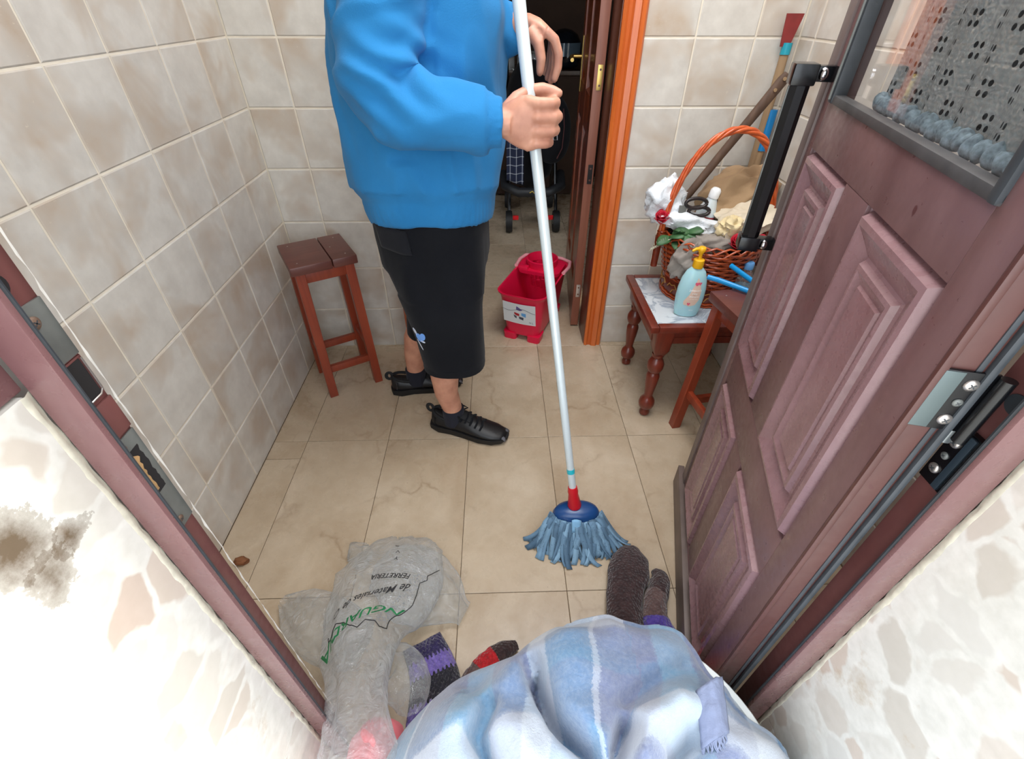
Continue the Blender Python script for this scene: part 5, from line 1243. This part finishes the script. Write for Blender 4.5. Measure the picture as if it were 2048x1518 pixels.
def tartan():
    t = NT('navy_tartan'); oc = t.coord('UV'); t2 = t.n('ShaderNodeTexCoord'); sx = t.n('ShaderNodeSeparateXYZ'); t.l(t2.outputs['Object'], sx.inputs[0])
    f = lambda c, p, w_: t.math('LESS_THAN', t.math('FRACT', t.math('DIVIDE', c, p)), w_)
    a = t.math('ADD', t.math('MULTIPLY', f(sx.outputs[0], .04, .12), .5), t.math('MULTIPLY', f(sx.outputs[2], .05, .1), .5))
    t.col(t.mix(a, lin((28, 36, 62)), lin((190, 196, 204)))); t.set(Roughness=.9); return t.m
pc.data.materials.append(tartan()); solid(pc, .004)
bp2 = thing('backpack', 'black backpack with a white buckle hanging on the stroller', 'bag', (.36, 3.30, .62))
crumple((0, 0, .02), (.11, .07, .19), .08, 3.0, 40, 24, .7).ob('bag_body', M_fab, bp2, 60)
G().tube([(-.012, -.078, .03), (.012, -.078, .03), (.016, -.078, -.01), (-.008, -.078, -.01), (-.012, -.078, .03)], .0028, 6).ob('buckle', plain('white_buckle', (206, 204, 210), .4), bp2)
G().tube([(.045, -.07, .16), (.055, -.075, .06), (.05, -.07, -.06), (.02, -.075, -.12)], .003, 6).ob('piping', plain('brown_piping', (84, 40, 40), .6), bp2, 60)
cb = thing('cabinet', 'dark wooden cabinet at the back of the dark room', 'cabinet', (.2, 4.25, 0))
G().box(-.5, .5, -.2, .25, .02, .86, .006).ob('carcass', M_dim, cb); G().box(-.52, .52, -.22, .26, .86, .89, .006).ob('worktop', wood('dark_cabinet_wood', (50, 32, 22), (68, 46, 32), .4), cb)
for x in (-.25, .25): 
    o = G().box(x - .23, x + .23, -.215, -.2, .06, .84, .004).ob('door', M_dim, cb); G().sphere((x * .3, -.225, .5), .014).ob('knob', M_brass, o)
M_jar = NT('jar_glass'); M_jar.col((.9, .95, 1)); M_jar.set(Roughness=.05); M_jar.b.inputs['Transmission Weight'].default_value = .8; M_jar = M_jar.m
for k, (x, y) in enumerate(((.10, 4.11), (.19, 4.10), (.28, 4.11))):
    j = thing('glass_jar', ('left', 'middle', 'right')[k] + ' one of three clear glass jars on the dark cabinet behind the left hand', 'jar', (x, y, .8905), 0, 'glass jars on the cabinet')
    G().lathe([(.03, 0), (.036, .004), (.036, .08), (.026, .095)], n=20).ob('jar_body', M_jar, j, 50); G().lathe([(.029, .094), (.03, .096), (.03, .112), (.026, .114)], n=20).ob('lid', M_steel, j, 50)
hel = thing('motorcycle_helmet', 'glossy dark helmet with a visor on the cabinet beside the inner door', 'helmet', (.50, 4.2, .8905))
G().lathe([(.09, 0), (.115, .02), (.13, .08), (.125, .15), (.095, .205), (.05, .232), (.004, .24)], n=30).ob('shell', plain('glossy_dark_shell', (16, 22, 30), .08), hel, 60)
G().grid(lambda u, v: (.134 * math.cos(-2.5 + 1.9 * u), .134 * math.sin(-2.5 + 1.9 * u), .08 + .08 * v), 16, 4).ob('visor', plain('smoky_visor', (70, 84, 96), .05), hel, 60)
